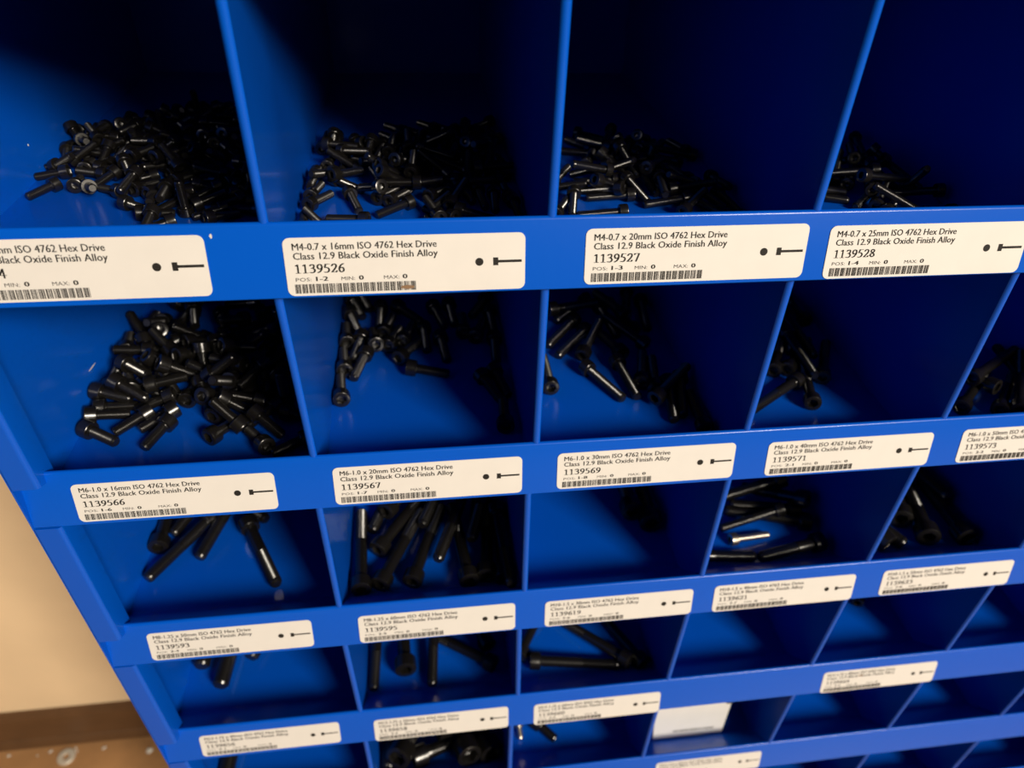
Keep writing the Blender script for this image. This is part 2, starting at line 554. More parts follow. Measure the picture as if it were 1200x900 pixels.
washer((-0.3635, 0.2822, 0.0), 0.0115, 0.0042, 0.0022)
for cx, cy, sz, rz, lb in [
    (-0.4428, 0.2925, .0030, .4, 'pale crumb on the floor at the baseboard, farthest left'),
    (-0.3879, 0.2925, .0030, 1.0, 'pale crumb on the floor just left of the washer'),
    (-0.3550, 0.2935, .0026, 2.0, 'pale crumb touching the baseboard just right of the washer'),
    (-0.3518, 0.2890, .0020, .2, 'smallest pale crumb on the floor just right of the washer'),
    (-0.3160, 0.2895, .0034, .7, 'pinkish crumb on the floor between the washer and the cabinet'),
    (-0.4039, 0.2885, .0018, 1.6, 'tiny pale crumb on the floor left of the washer'),
    (-0.2525, 0.2790, .0070, .3, 'larger grey crumb on the floor tucked against the cabinet side')]:
    chip((cx, cy, 0.0), sz, lb, rz)


# ---------------------------------------------------------------- screws
SIZES = {4: (7.0, 4.0, 3.0, 0.7), 5: (8.5, 5, 4, 0.8), 6: (10.0, 6.0, 5.0, 1.0), 8: (13.0, 8.0, 6.0, 1.25), 10: (16.0, 10.0, 8.0, 1.5), 12: (18.0, 12.0, 10.0, 1.75), 14: (21.0, 14.0, 12.0, 2.0)}


def lathe(rings, n, cap0=False, cap1=False):
    vs = []; fs = []
    for r_, z in rings:
        vs += [(r_ * math.cos(2 * math.pi * i / n) * MM, r_ * math.sin(2 * math.pi * i / n) * MM, z * MM) for i in range(n)]
    for a in range(len(rings) - 1):
        fs += [[a * n + i, a * n + (i + 1) % n, (a + 1) * n + (i + 1) % n, (a + 1) * n + i] for i in range(n)]
    if cap0: fs.append(list(range(n))[::-1])
    if cap1: fs.append(list(range((len(rings) - 1) * n, len(rings) * n)))
    return vs, fs


_mesh = {}


def screw_meshes(d, L, thr, m):
    key = (d, L, thr, m.name)
    if key in _mesh: return _mesh[key]
    dk, k, s, pitch = SIZES[d]
    n = 48 if d < 6 else 60
    R = dk / 2
    vs = []; fs = []

    def ring(fn, z):
        a0 = len(vs)
        for i in range(n):
            t = 2 * math.pi * i / n
            r_ = fn(i, t)
            vs.append((r_ * math.cos(t) * MM, r_ * math.sin(t) * MM, z * MM))
        return a0
    hexr = lambda i, t: (s / 2) / math.cos((t + math.pi / 6) % (math.pi / 3) - math.pi / 6)
    kn = lambda i, t: R if i % 2 else R * 0.965
    rings = [ring(lambda i, t: s * 0.25, k * .62), ring(hexr, k * 0.55), ring(hexr, k * .04), ring(lambda i, t: hexr(i, t) * 1.06, 0),
             ring(lambda i, t: R * 0.90, 0), ring(lambda i, t: R * 0.965, k * .03), ring(lambda i, t: R * .985, k * 0.09), ring(kn, k * 0.12), ring(kn, k * 0.80),
             ring(lambda i, t: R * .975, k * .83), ring(lambda i, t: R * .975, k * .96), ring(lambda i, t: R * .93, k), ring(lambda i, t: d * .48, k)]
    for a, b in zip(rings, rings[1:]):
        fs += [[a + i, a + (i + 1) % n, b + (i + 1) % n, b + i] for i in range(n)]
    fs.append([rings[0] + i for i in range(n)])
    fs.append([rings[-1] + i for i in range(n)][::-1])
    h = obj('head', vs, fs, m, None, 32)
    q = 18
    rr = [(d / 2 * 1.06, k - 0.05), (d / 2 * .985, k + d * .06)]
    z = k + max(d * .06, 0.2)
    if thr < L:
        z = k + L - thr
        rr.append((d / 2 * .985, z - .2))
    while z < k + L - pitch * 1.5:
        rr += [(d / 2 * .865, z), (d / 2 * .875, z + pitch * .2), (d / 2 * .99, z + pitch * .5), (d / 2 * .99, z + pitch * .66)]
        z += pitch
    rr += [(d / 2 * .9, k + L - pitch * .9), (d / 2 * .74, k + L)]
    v, f = lathe(rr, q, True, True)
    sh = obj('threaded_shank', v, f, m, None, 28)
    _mesh[key] = (h.data, sh.data)
    for o in (h, sh): bpy.data.objects.remove(o)
    return _mesh[key]


def screw(d, L, thr, p, direction, spin, label, group, m=BLACK, name=None):
    hm, sm = screw_meshes(d, L, thr, m)
    nm = name or ('short_cap_screw' if d <= 4 and L < 18 else 'slim_cap_screw' if d <= 4 else 'medium_cap_screw' if d <= 6 else 'large_cap_screw')
    t = thing(nm, label, 'screw', p, group)
    t.rotation_euler = (Vector(direction).to_track_quat('Z', 'Y').to_matrix() @ Matrix.Rotation(spin, 3, 'Z')).to_euler()
    for nme, me in (('head', hm), ('threaded_shank', sm)):
        o = bpy.data.objects.new(nme, me)
        C.objects.link(o)
        o.parent = t
    return t


SCREWS = {   # (row, bin): diameter, length, thread length, x, y, z in mm, axis x, y, z, spin, key
    (1, 0): [
        (4, 12, 12, -5.5, 98.2, -140.8, -0.621, -0.774, -0.125, 1.9, 0),
        (4, 12, 12, -5.3, 112.4, -140.8, -0.983, -0.131, -0.125, 4.6, 1),
        (4, 12, 12, 3.3, 93.3, -140.8, -0.189, 0.974, -0.125, 2.3, 2),
        (4, 12, 12, -8.1, 131.5, -140.8, -0.784, -0.608, -0.125, 3.8, 3),
        (4, 12, 12, -8.3, 163.8, -140.3, -0.772, -0.626, -0.114, 4.8, 4),
        (4, 12, 12, -18.1, 146.3, -140.9, 0.279, -0.957, -0.082, 2.8, 5),
        (4, 12, 12, 18.9, 108.1, -139.0, -0.607, -0.751, -0.258, 4.3, 6),
        (4, 12, 12, 26.5, 85.9, -140.8, -0.794, 0.594, -0.125, 0.4, 7),
        (4, 12, 12, 31.0, 87.6, -140.8, 0.433, 0.893, -0.125, 1.6, 8),
        (4, 12, 12, 32.1, 96.2, -134.7, -0.313, -0.910, -0.273, 5.3, 9),
        (4, 12, 12, 49.3, 56.3, -136.5, -0.151, -0.934, -0.324, 0.9, 10),
        (4, 12, 12, 58.1, 53.8, -140.8, -0.905, -0.405, -0.125, 0.4, 11),
        (4, 12, 12, 0.8, 114.5, -140.8, -0.079, 0.989, -0.125, 0.1, 12),
        (4, 12, 12, 47.6, 181.8, -141.6, 0.877, 0.173, 0.448, 4.8, -1),
        (4, 12, 12, 58.9, 86.4, -140.7, -0.967, -0.221, -0.124, 2.9, -1),
        (4, 12, 12, 94.0, 62.1, -140.7, -0.902, 0.413, -0.124, 5.0, -1),
        (4, 12, 12, 77.6, 92.8, -140.7, 0.611, -0.782, -0.124, 3.0, -1),
        (4, 12, 12, 64.9, 116.5, -141.1, -0.632, -0.761, 0.145, 5.2, -1),
        (4, 12, 12, 22.1, 143.9, -136.0, 0.850, -0.527, 0.002, 4.5, -1),
        (4, 12, 12, 12.2, 170.2, -136.9, -0.390, -0.921, 0.009, 3.9, -1),
        (4, 12, 12, 46.9, 96.7, -140.6, 0.471, 0.873, -0.127, 0.1, -1),
        (4, 12, 12, -17.6, 162.3, -137.2, 0.002, 0.934, -0.357, 0.4, -1),
        (4, 12, 12, -8.3, 123.1, -140.3, 0.815, 0.287, 0.503, 0.6, -1),
        (4, 12, 12, 45.0, 147.2, -141.8, -0.841, 0.017, 0.540, 2.3, -1),
        (4, 12, 12, 29.9, 74.6, -140.7, 0.885, -0.448, -0.124, 0.6, -1),
        (4, 12, 12, 7.6, 150.7, -137.8, -0.977, -0.080, 0.199, 1.9, -1),
        (4, 12, 12, 1.0, 188.2, -140.7, 0.304, -0.945, -0.124, 2.4, -1),
        (4, 12, 12, 30.1, 215.5, -140.7, -0.104, -0.987, -0.124, 6.0, -1),
        (4, 12, 12, 51.4, 194.6, -134.3, -0.942, -0.224, -0.249, 1.4, -1),
        (4, 12, 12, 76.6, 101.2, -140.7, -0.501, 0.856, -0.124, 2.8, -1),
        (4, 12, 12, 38.1, 83.0, -140.7, 0.473, 0.872, -0.124, 2.6, -1),
        (4, 12, 12, -18.1, 157.8, -132.4, 0.462, -0.563, -0.685, 0.2, -1),
        (4, 12, 12, 50.8, 137.1, -141.5, -0.123, 0.922, 0.367, 4.3, -1),
        (4, 12, 12, 27.8, 181.8, -136.0, 0.892, -0.123, -0.435, 5.4, -1),
        (4, 12, 12, 49.2, 163.4, -141.2, 0.581, -0.803, 0.132, 4.3, -1),
        (4, 12, 12, 42.7, 80.8, -141.2, 0.140, -0.959, 0.245, 5.5, -1),
        (4, 12, 12, 27.4, 109.0, -140.7, -0.433, 0.893, -0.124, 5.8, -1),
        (4, 12, 12, 44.7, 110.7, -134.8, 0.180, 0.836, -0.518, 2.6, -1),
        (4, 12, 12, 15.7, 142.8, -140.7, -0.387, -0.914, -0.124, 4.1, -1),
        (4, 12, 12, 19.2, 190.9, -134.4, 0.836, -0.027, -0.549, 4.1, -1),
        (4, 12, 12, 72.0, 93.1, -140.7, 0.764, 0.633, -0.124, 5.5, -1),
        (4, 12, 12, 10.5, 156.8, -140.7, -0.066, -0.990, -0.124, 4.5, -1),
        (4, 12, 12, 59.2, 66.6, -144.5, -0.000, -0.000, 1.000, 2.8, -1),
        (4, 12, 12, 29.7, 167.9, -140.7, 0.881, -0.456, -0.124, 4.3, -1),
        (4, 12, 12, 8.5, 197.3, -140.7, 0.919, -0.374, -0.124, 1.2, -1),
        (4, 12, 12, 60.2, 132.5, -134.9, -0.170, 0.941, -0.293, 3.4, -1),
        (4, 12, 12, 21.3, 158.3, -134.5, 0.871, -0.456, -0.182, 5.3, -1),
        (4, 12, 12, 48.1, 187.6, -140.7, 0.507, 0.853, -0.124, 2.3, -1),
        (4, 12, 12, 85.5, 72.2, -140.7, 0.989, -0.084, -0.124, 0.9, -1),
        (4, 12, 12, -12.9, 175.1, -140.7, 0.937, -0.327, -0.124, 0.0, -1),
        (4, 12, 12, 50.4, 123.8, -133.3, 0.628, 0.465, -0.624, 0.9, -1),
        (4, 12, 12, 48.9, 82.4, -136.5, 0.012, -1.000, -0.014, 2.7, -1),
        (4, 12, 12, 71.8, 144.0, -138.6, -0.019, -0.872, 0.489, 3.5, -1),
        (4, 12, 12, 57.5, 93.5, -140.7, 0.959, -0.254, -0.124, 6.0, -1),
        (4, 12, 12, 72.7, 146.8, -140.7, -0.982, 0.145, -0.124, 5.2, -1),
        (4, 12, 12, 35.3, 204.6, -144.5, -0.000, 0.000, 1.000, 0.0, -1),
        (4, 12, 12, 68.4, 97.0, -140.7, -0.905, 0.407, -0.124, 0.4, -1),
        (4, 12, 12, 48.8, 132.1, -140.7, 0.940, 0.319, -0.124, 4.8, -1),
        (4, 12, 12, 5.6, 117.2, -140.6, 0.960, -0.252, -0.127, 3.0, -1),
        (4, 12, 12, 69.4, 107.3, -141.5, -0.856, -0.319, 0.407, 3.8, -1),
        (4, 12, 12, 10.7, 119.7, -141.3, 0.318, 0.925, 0.210, 3.4, -1),
        (4, 12, 12, 79.8, 83.3, -140.7, -0.900, -0.417, -0.124, 1.1, -1),
        (4, 12, 12, 64.9, 132.9, -130.1, 0.340, 0.927, -0.160, 2.7, -1),
        (4, 12, 12, 42.5, 104.7, -140.7, 0.693, 0.710, -0.124, 5.2, -1),
        (4, 12, 12, 45.4, 210.6, -140.7, 0.317, 0.940, -0.124, 1.4, -1),
        (4, 12, 12, 21.9, 140.0, -139.6, -0.310, -0.930, -0.198, 1.9, -1),
        (4, 12, 12, 57.1, 186.7, -141.1, 0.131, 0.982, 0.140, 3.4, -1),
        (4, 12, 12, 8.9, 133.9, -134.4, -0.245, -0.802, -0.544, 3.7, -1),
        (4, 12, 12, 70.1, 54.3, -140.7, 0.811, 0.571, -0.124, 4.6, -1),
        (4, 12, 12, 5.6, 135.6, -141.5, -0.825, -0.429, 0.368, 2.6, -1),
        (4, 12, 12, 64.2, 168.2, -134.3, 1.000, 0.002, -0.003, 5.4, -1),
        (4, 12, 12, 22.6, 210.2, -140.7, 0.100, -0.987, -0.124, 0.8, -1),
        (4, 12, 12, 18.2, 123.8, -135.4, 0.875, 0.083, -0.476, 3.3, -1),
        (4, 12, 12, 64.9, 131.3, -134.9, 0.691, -0.509, -0.513, 4.0, -1),
        (4, 12, 12, 43.3, 137.9, -141.3, 0.242, -0.942, 0.234, 5.8, -1),
        (4, 12, 12, 33.8, 199.9, -141.6, -0.103, -0.881, 0.461, 4.0, -1),
        (4, 12, 12, 87.9, 75.8, -137.7, -0.232, 0.967, 0.110, 1.8, -1),
        (4, 12, 12, 53.5, 138.9, -133.1, 0.084, 0.987, -0.140, 4.2, -1),
        (4, 12, 12, 26.8, 176.8, -140.6, -0.819, -0.559, -0.126, 1.9, -1),
        (4, 12, 12, 61.9, 69.5, -141.2, 0.865, 0.468, 0.183, 1.8, -1),
        (4, 12, 12, 47.1, 141.8, -137.0, -0.965, 0.000, 0.262, 2.2, -1),
        (4, 12, 12, 45.3, 146.5, -133.2, -0.499, 0.866, -0.035, 4.3, -1),
        (4, 12, 12, 72.7, 168.3, -140.7, -0.971, 0.207, -0.124, 0.6, -1),
        (4, 12, 12, 48.2, 173.3, -137.0, 0.975, -0.221, -0.006, 5.4, -1),
        (4, 12, 12, 55.9, 202.6, -140.7, -0.200, 0.972, -0.124, 0.4, -1),
        (4, 12, 12, 21.8, 110.8, -134.3, 0.404, -0.871, -0.280, 1.4, -1),
        (4, 12, 12, 13.3, 108.2, -141.1, -0.961, 0.274, 0.029, 1.8, -1),
        (4, 12, 12, 63.2, 127.1, -141.9, -0.083, -0.802, 0.592, 1.7, -1),
        (4, 12, 12, -2.3, 140.7, -141.4, 0.937, 0.147, 0.316, 3.2, -1),
        (4, 12, 12, 24.3, 113.6, -134.6, 0.412, 0.910, -0.036, 2.2, -1),
        (4, 12, 12, 72.0, 86.3, -138.1, -0.852, -0.435, -0.293, 3.2, -1),
        (4, 12, 12, -15.7, 120.1, -141.6, 0.811, -0.342, 0.474, 2.8, -1),
        (4, 12, 12, 32.4, 130.8, -141.5, -0.916, -0.064, 0.397, 4.1, -1),
        (4, 12, 12, 45.4, 156.5, -140.7, 0.666, -0.735, -0.124, 2.5, -1),
        (4, 12, 12, 46.5, 165.9, -134.5, 0.995, 0.011, -0.099, 2.7, -1),
        (4, 12, 12, 49.8, 103.5, -136.7, -0.599, 0.614, 0.513, 1.9, -1),
        (4, 12, 12, 39.3, 61.7, -140.7, 0.969, 0.213, -0.124, 2.3, -1),
        (4, 12, 12, 12.3, 158.3, -141.3, 0.558, 0.782, 0.277, 1.1, -1),
        (4, 12, 12, 59.4, 116.2, -140.7, -0.665, 0.736, -0.124, 4.6, -1),
        (4, 12, 12, 77.8, 66.6, -140.7, -0.899, -0.419, -0.124, 0.7, -1),
        (4, 12, 12, 76.7, 136.7, -140.7, -0.914, -0.386, -0.124, 4.7, -1),
        (4, 12, 12, -3.6, 133.7, -140.7, -0.590, 0.798, -0.124, 5.7, -1),
        (4, 12, 12, 39.8, 174.2, -137.4, 0.467, 0.879, 0.094, 0.4, -1),
        (4, 12, 12, 73.8, 111.9, -136.7, 0.950, -0.312, 0.009, 1.8, -1),
        (4, 12, 12, 16.7, 149.3, -141.8, 0.135, -0.646, 0.752, 4.1, -1),
        (4, 12, 12, 35.5, 155.7, -141.4, 0.864, 0.319, 0.390, 4.4, -1),
        (4, 12, 12, 36.2, 214.8, -140.7, 0.546, -0.828, -0.124, 3.2, -1),
        (4, 12, 12, 83.5, 77.1, -140.7, -0.842, -0.525, -0.124, 5.3, -1),
        (4, 12, 12, 38.0, 106.6, -140.7, -0.930, -0.346, -0.124, 5.3, -1),
        (4, 12, 12, 30.3, 157.8, -137.4, 0.675, 0.697, 0.242, 2.0, -1),
        (4, 12, 12, 25.2, 167.6, -144.5, 0.006, -0.005, 1.000, 3.9, -1),
        (4, 12, 12, 68.8, 178.1, -136.4, -0.989, -0.075, 0.126, 5.6, -1),
        (4, 12, 12, 8.9, 94.4, -141.3, 0.473, -0.839, 0.269, 2.3, -1),
        (4, 12, 12, -4.7, 169.8, -137.6, 0.039, -0.990, 0.139, 5.9, -1),
        (4, 12, 12, 38.6, 120.4, -141.2, -0.508, -0.827, 0.239, 2.5, -1),
        (4, 12, 12, -9.6, 145.6, -136.5, 0.505, -0.837, 0.211, 4.7, -1),
        (4, 12, 12, -8.8, 149.6, -140.7, 0.964, -0.234, -0.124, 4.6, -1),
        (4, 12, 12, 2.9, 136.9, -134.1, -0.555, 0.801, 0.224, 1.8, -1),
        (4, 12, 12, 40.9, 137.2, -134.5, -0.510, -0.837, -0.198, 2.6, -1),
        (4, 12, 12, -1.3, 195.7, -140.7, 0.869, -0.479, -0.124, 5.8, -1),
        (4, 12, 12, 57.0, 79.4, -140.7, -0.655, -0.745, -0.124, 2.5, -1),
        (4, 12, 12, 2.0, 173.2, -137.4, -0.604, 0.719, -0.343, 1.6, -1),
        (4, 12, 12, 33.5, 131.3, -133.1, -0.925, 0.366, -0.104, 2.8, -1),
        (4, 12, 12, 79.8, 96.7, -135.5, 0.883, 0.120, -0.453, 3.9, -1),
        (4, 12, 12, 36.2, 109.7, -133.6, 0.492, 0.863, -0.113, 2.9, -1),
        (4, 12, 12, 16.0, 176.0, -138.4, 0.532, 0.800, -0.278, 5.1, -1),
        (4, 12, 12, 92.5, 82.4, -140.7, -0.555, 0.822, -0.124, 4.1, -1),
        (4, 12, 12, 10.6, 183.9, -140.7, -0.033, -0.992, -0.124, 3.6, -1),
        (4, 12, 12, 64.7, 142.8, -136.2, -0.427, 0.899, 0.100, 3.2, -1),
    ],
    (1, 1): [
        (4, 16, 16, 118.4, 109.4, -139.5, 0.108, 0.994, -0.028, 3.1, 0),
        (4, 16, 16, 122.3, 91.7, -136.6, 0.703, 0.691, -0.166, 3.1, 1),
        (4, 16, 16, 147.1, 89.8, -141.2, -0.330, 0.943, 0.052, 4.1, 2),
        (4, 16, 16, 113.2, 138.8, -140.9, 0.114, 0.988, 0.104, 3.5, 3),
        (4, 16, 16, 113.6, 108.7, -141.1, -0.094, -0.996, -0.017, 0.3, 4),
        (4, 16, 16, 113.1, 76.2, -140.9, 0.175, 0.980, -0.094, 6.0, 5),
        (4, 16, 16, 113.0, 66.5, -140.9, 0.460, 0.883, -0.094, 2.0, 6),
        (4, 16, 16, 113.6, 41.9, -140.9, -0.094, 0.991, -0.094, 3.1, 7),
        (4, 16, 16, 123.9, 40.7, -141.3, -0.539, 0.833, 0.124, 0.3, 8),
        (4, 16, 16, 141.2, 50.1, -140.9, -0.952, 0.292, -0.094, 1.2, 9),
        (4, 16, 16, 130.7, 82.2, -140.9, 0.282, -0.955, -0.094, 5.8, 10),
        (4, 16, 16, 121.7, 99.2, -140.9, 0.768, -0.633, -0.094, 1.7, 11),
        (4, 16, 16, 147.2, 71.0, -134.3, -0.555, 0.763, -0.331, 1.9, 12),
        (4, 16, 16, 144.1, 72.4, -140.9, 0.480, 0.872, -0.094, 5.1, 13),
        (4, 16, 16, 149.7, 69.0, -140.9, 0.489, 0.867, -0.094, 1.5, 14),
        (4, 16, 16, 160.8, 69.3, -140.9, -0.826, -0.556, -0.094, 4.2, 15),
        (4, 16, 16, 179.9, 50.0, -140.9, -0.692, 0.716, -0.094, 3.6, 16),
        (4, 16, 16, 172.9, 47.3, -139.6, -0.299, 0.952, 0.062, 5.6, 17),
        (4, 16, 16, 169.8, 35.2, -140.9, -0.133, 0.987, -0.094, 3.0, 18),
        (4, 16, 16, 146.6, 138.6, -137.4, -0.177, -0.981, -0.083, 2.1, 19),
        (4, 16, 16, 157.2, 132.2, -137.4, -0.143, -0.986, -0.083, 1.6, 20),
        (4, 16, 16, 205.4, 123.1, -141.3, 0.070, -0.956, 0.284, 2.3, -1),
        (4, 16, 16, 174.9, 89.3, -140.8, -0.857, 0.507, -0.093, 0.0, -1),
        (4, 16, 16, 145.4, 85.4, -132.0, 0.693, 0.470, -0.546, 2.0, -1),
        (4, 16, 16, 129.8, 155.3, -140.8, 0.374, -0.923, -0.093, 4.8, -1),
        (4, 16, 16, 192.6, 83.2, -140.8, 0.119, -0.989, -0.093, 5.9, -1),
        (4, 16, 16, 152.8, 101.3, -132.9, 0.444, 0.838, -0.317, 2.2, -1),
        (4, 16, 16, 171.0, 156.6, -140.8, 0.902, -0.421, -0.093, 1.6, -1),
        (4, 16, 16, 186.3, 158.5, -136.8, -0.017, -1.000, -0.019, 1.8, -1),
        (4, 16, 16, 154.1, 150.6, -140.8, -0.492, 0.865, -0.093, 4.0, -1),
        (4, 16, 16, 190.0, 153.4, -131.2, 0.797, 0.005, -0.604, 3.0, -1),
        (4, 16, 16, 204.8, 94.6, -141.2, -0.830, -0.534, 0.162, 0.7, -1),
        (4, 16, 16, 180.7, 59.5, -140.8, 0.882, -0.461, -0.093, 3.3, -1),
        (4, 16, 16, 170.2, 158.3, -140.8, -0.555, 0.826, -0.093, 1.7, -1),
        (4, 16, 16, 188.9, 119.8, -140.8, -0.786, -0.611, -0.093, 0.9, -1),
        (4, 16, 16, 132.1, 116.7, -140.8, 0.087, 0.992, -0.093, 4.9, -1),
        (4, 16, 16, 191.7, 147.5, -141.6, 0.746, -0.481, 0.461, 0.7, -1),
        (4, 16, 16, 200.3, 169.6, -140.8, -0.761, -0.642, -0.093, 2.8, -1),
        (4, 16, 16, 207.2, 70.2, -140.8, -0.042, 0.995, -0.093, 4.8, -1),
        (4, 16, 16, 165.5, 81.4, -136.8, -0.999, 0.046, -0.005, 3.4, -1),
        (4, 16, 16, 165.7, 103.4, -140.8, -0.887, 0.452, -0.093, 2.0, -1),
        (4, 16, 16, 206.3, 164.8, -140.8, -0.833, -0.545, -0.093, 0.3, -1),
        (4, 16, 16, 141.3, 131.0, -132.1, -0.226, -0.882, -0.412, 2.7, -1),
        (4, 16, 16, 195.8, 113.6, -140.8, -0.092, -0.991, -0.093, 0.0, -1),
        (4, 16, 16, 125.9, 133.5, -140.8, -0.016, -0.996, -0.093, 6.2, -1),
        (4, 16, 16, 180.2, 117.7, -140.8, -0.737, 0.670, -0.093, 4.5, -1),
        (4, 16, 16, 183.2, 89.1, -140.8, 0.320, -0.943, -0.093, 4.6, -1),
        (4, 16, 16, 173.7, 146.2, -140.8, -0.748, -0.657, -0.093, 5.1, -1),
        (4, 16, 16, 188.9, 90.9, -141.6, 0.059, 0.876, 0.479, 0.0, -1),
        (4, 16, 16, 119.9, 150.0, -135.2, -0.055, -0.949, -0.309, 1.9, -1),
        (4, 16, 16, 168.5, 107.7, -141.2, 0.001, 0.983, 0.186, 2.9, -1),
        (4, 16, 16, 168.2, 73.4, -140.8, 0.543, 0.835, -0.093, 5.7, -1),
        (4, 16, 16, 208.6, 98.2, -140.8, 0.095, 0.991, -0.093, 5.7, -1),
        (4, 16, 16, 120.3, 161.7, -140.8, 0.034, -0.995, -0.093, 0.9, -1),
        (4, 16, 16, 137.0, 130.2, -134.2, -0.694, 0.579, -0.427, 6.2, -1),
        (4, 16, 16, 158.9, 90.6, -141.3, 0.882, -0.389, 0.266, 3.5, -1),
        (4, 16, 16, 187.4, 163.3, -140.8, -0.510, 0.855, -0.093, 1.9, -1),
        (4, 16, 16, 122.9, 107.2, -141.3, -0.498, -0.820, 0.281, 0.5, -1),
        (4, 16, 16, 181.2, 127.0, -141.2, -0.883, 0.437, 0.171, 2.7, -1),
        (4, 16, 16, 161.1, 140.8, -140.8, -0.962, 0.257, -0.093, 2.9, -1),
        (4, 16, 16, 182.9, 158.1, -140.8, -0.775, 0.625, -0.093, 6.0, -1),
        (4, 16, 16, 192.3, 97.4, -136.5, 0.997, -0.001, 0.072, 3.0, -1),
        (4, 16, 16, 208.1, 69.2, -140.8, 0.106, -0.990, -0.093, 1.9, -1),
        (4, 16, 16, 180.0, 101.8, -141.8, -0.748, 0.405, 0.526, 4.9, -1),
        (4, 16, 16, 180.9, 80.6, -140.8, -0.565, -0.820, -0.093, 1.5, -1),
        (4, 16, 16, 208.6, 141.5, -136.9, 0.095, 0.950, -0.298, 2.7, -1),
        (4, 16, 16, 151.9, 106.3, -141.6, -0.606, -0.478, 0.636, 0.7, -1),
        (4, 16, 16, 177.7, 64.2, -141.3, 0.469, 0.840, 0.272, 1.5, -1),
        (4, 16, 16, 210.2, 185.2, -140.8, -0.752, -0.652, -0.093, 3.3, -1),
        (4, 16, 16, 160.5, 93.0, -136.9, 0.094, 0.980, 0.175, 4.2, -1),
        (4, 16, 16, 144.5, 92.8, -131.8, 0.659, 0.495, -0.567, 4.2, -1),
        (4, 16, 16, 189.6, 125.2, -132.5, 0.542, 0.730, -0.417, 3.3, -1),
        (4, 16, 16, 176.0, 170.6, -140.8, -0.493, 0.865, -0.093, 2.3, -1),
        (4, 16, 16, 139.0, 135.5, -140.8, 0.059, -0.994, -0.093, 0.9, -1),
        (4, 16, 16, 190.7, 104.5, -141.3, -0.900, 0.330, 0.283, 0.2, -1),
        (4, 16, 16, 200.3, 79.5, -140.8, -0.055, -0.994, -0.093, 0.8, -1),
        (4, 16, 16, 181.3, 135.1, -141.3, -0.079, 0.957, 0.280, 2.5, -1),
        (4, 16, 16, 184.9, 93.1, -140.8, -0.938, 0.335, -0.093, 0.1, -1),
        (4, 16, 16, 160.2, 117.7, -133.9, -0.024, 0.987, 0.158, 4.2, -1),
        (4, 16, 16, 150.4, 119.0, -141.3, -0.743, -0.603, 0.292, 2.1, -1),
        (4, 16, 16, 161.4, 120.5, -141.7, 0.256, 0.814, 0.521, 1.5, -1),
        (4, 16, 16, 186.6, 135.5, -136.5, -0.219, -0.976, 0.003, 2.0, -1),
        (4, 16, 16, 124.5, 122.1, -135.7, 0.810, -0.560, 0.173, 3.1, -1),
        (4, 16, 16, 200.8, 126.2, -140.8, -0.947, 0.307, -0.093, 1.3, -1),
        (4, 16, 16, 201.6, 104.7, -144.5, -0.000, -0.000, 1.000, 5.3, -1),
        (4, 16, 16, 157.7, 166.5, -140.8, -0.558, 0.825, -0.093, 3.0, -1),
        (4, 16, 16, 158.8, 165.0, -140.8, 0.058, -0.994, -0.093, 0.4, -1),
        (4, 16, 16, 164.3, 117.7, -132.0, 0.947, -0.216, -0.240, 0.5, -1),
        (4, 16, 16, 191.5, 135.0, -142.2, -0.024, 0.718, 0.696, 5.6, -1),
        (4, 16, 16, 135.5, 109.6, -141.5, -0.825, 0.401, 0.398, 3.6, -1),
        (4, 16, 16, 149.3, 121.2, -136.6, 0.155, 0.980, 0.123, 1.8, -1),
        (4, 16, 16, 204.1, 135.9, -137.0, -0.519, -0.817, 0.251, 4.5, -1),
        (4, 16, 16, 115.8, 132.5, -135.3, 0.915, -0.402, 0.037, 0.3, -1),
        (4, 16, 16, 192.6, 116.8, -141.6, 0.755, 0.471, 0.456, 5.9, -1),
        (4, 16, 16, 183.0, 140.9, -132.9, -0.749, -0.658, -0.081, 4.2, -1),
    ],
    (1, 2): [
        (4, 20, 20, 230.0, 84.3, -139.9, 0.517, 0.855, 0.033, 5.8, 0),
        (4, 20, 20, 266.3, 90.7, -140.6, -0.998, 0.032, -0.062, 1.4, 1),
        (4, 20, 20, 223.3, 81.1, -141.3, 0.993, -0.015, 0.117, 5.8, 2),
        (4, 20, 20, 262.3, 69.4, -136.4, -0.782, 0.555, -0.283, 3.0, 3),
        (4, 20, 20, 249.1, 75.4, -134.3, 0.853, 0.359, -0.378, 5.6, 4),
        (4, 20, 20, 269.2, 72.2, -140.9, -0.997, 0.024, -0.075, 2.9, 5),
        (4, 20, 20, 239.4, 75.1, -139.7, -0.218, -0.967, -0.133, 3.4, 6),
        (4, 20, 20, 225.9, 50.7, -140.9, 0.416, 0.906, -0.075, 1.6, 7),
        (4, 20, 20, 260.7, 52.8, -140.9, -0.997, 0.026, -0.075, 4.8, 8),
        (4, 20, 20, 295.4, 66.9, -140.9, -0.986, -0.147, -0.075, 2.3, 9),
        (4, 20, 20, 268.3, 88.2, -138.1, 0.284, -0.937, -0.204, 5.5, 10),
        (4, 20, 20, 278.0, 99.1, -138.2, 0.165, -0.966, -0.201, 4.4, 11),
        (4, 20, 20, 285.7, 104.8, -139.6, -0.025, -0.991, -0.134, 2.7, 12),
        (4, 20, 20, 289.6, 96.0, -138.3, 0.205, -0.959, -0.195, 0.2, 13),
        (4, 20, 20, 287.2, 51.8, -141.4, 0.693, 0.705, 0.151, 1.7, 14),
        (4, 20, 20, 303.0, 79.8, -140.9, 0.316, -0.946, -0.075, 2.6, 15),
        (4, 20, 20, 305.7, 47.5, -140.9, -0.339, 0.938, -0.075, 2.3, 16),
        (4, 20, 20, 250.5, 102.1, -137.5, 0.375, 0.927, -0.023, 3.7, 17),
        (4, 20, 20, 283.8, 106.8, -136.3, -0.992, -0.017, -0.125, 0.0, 18),
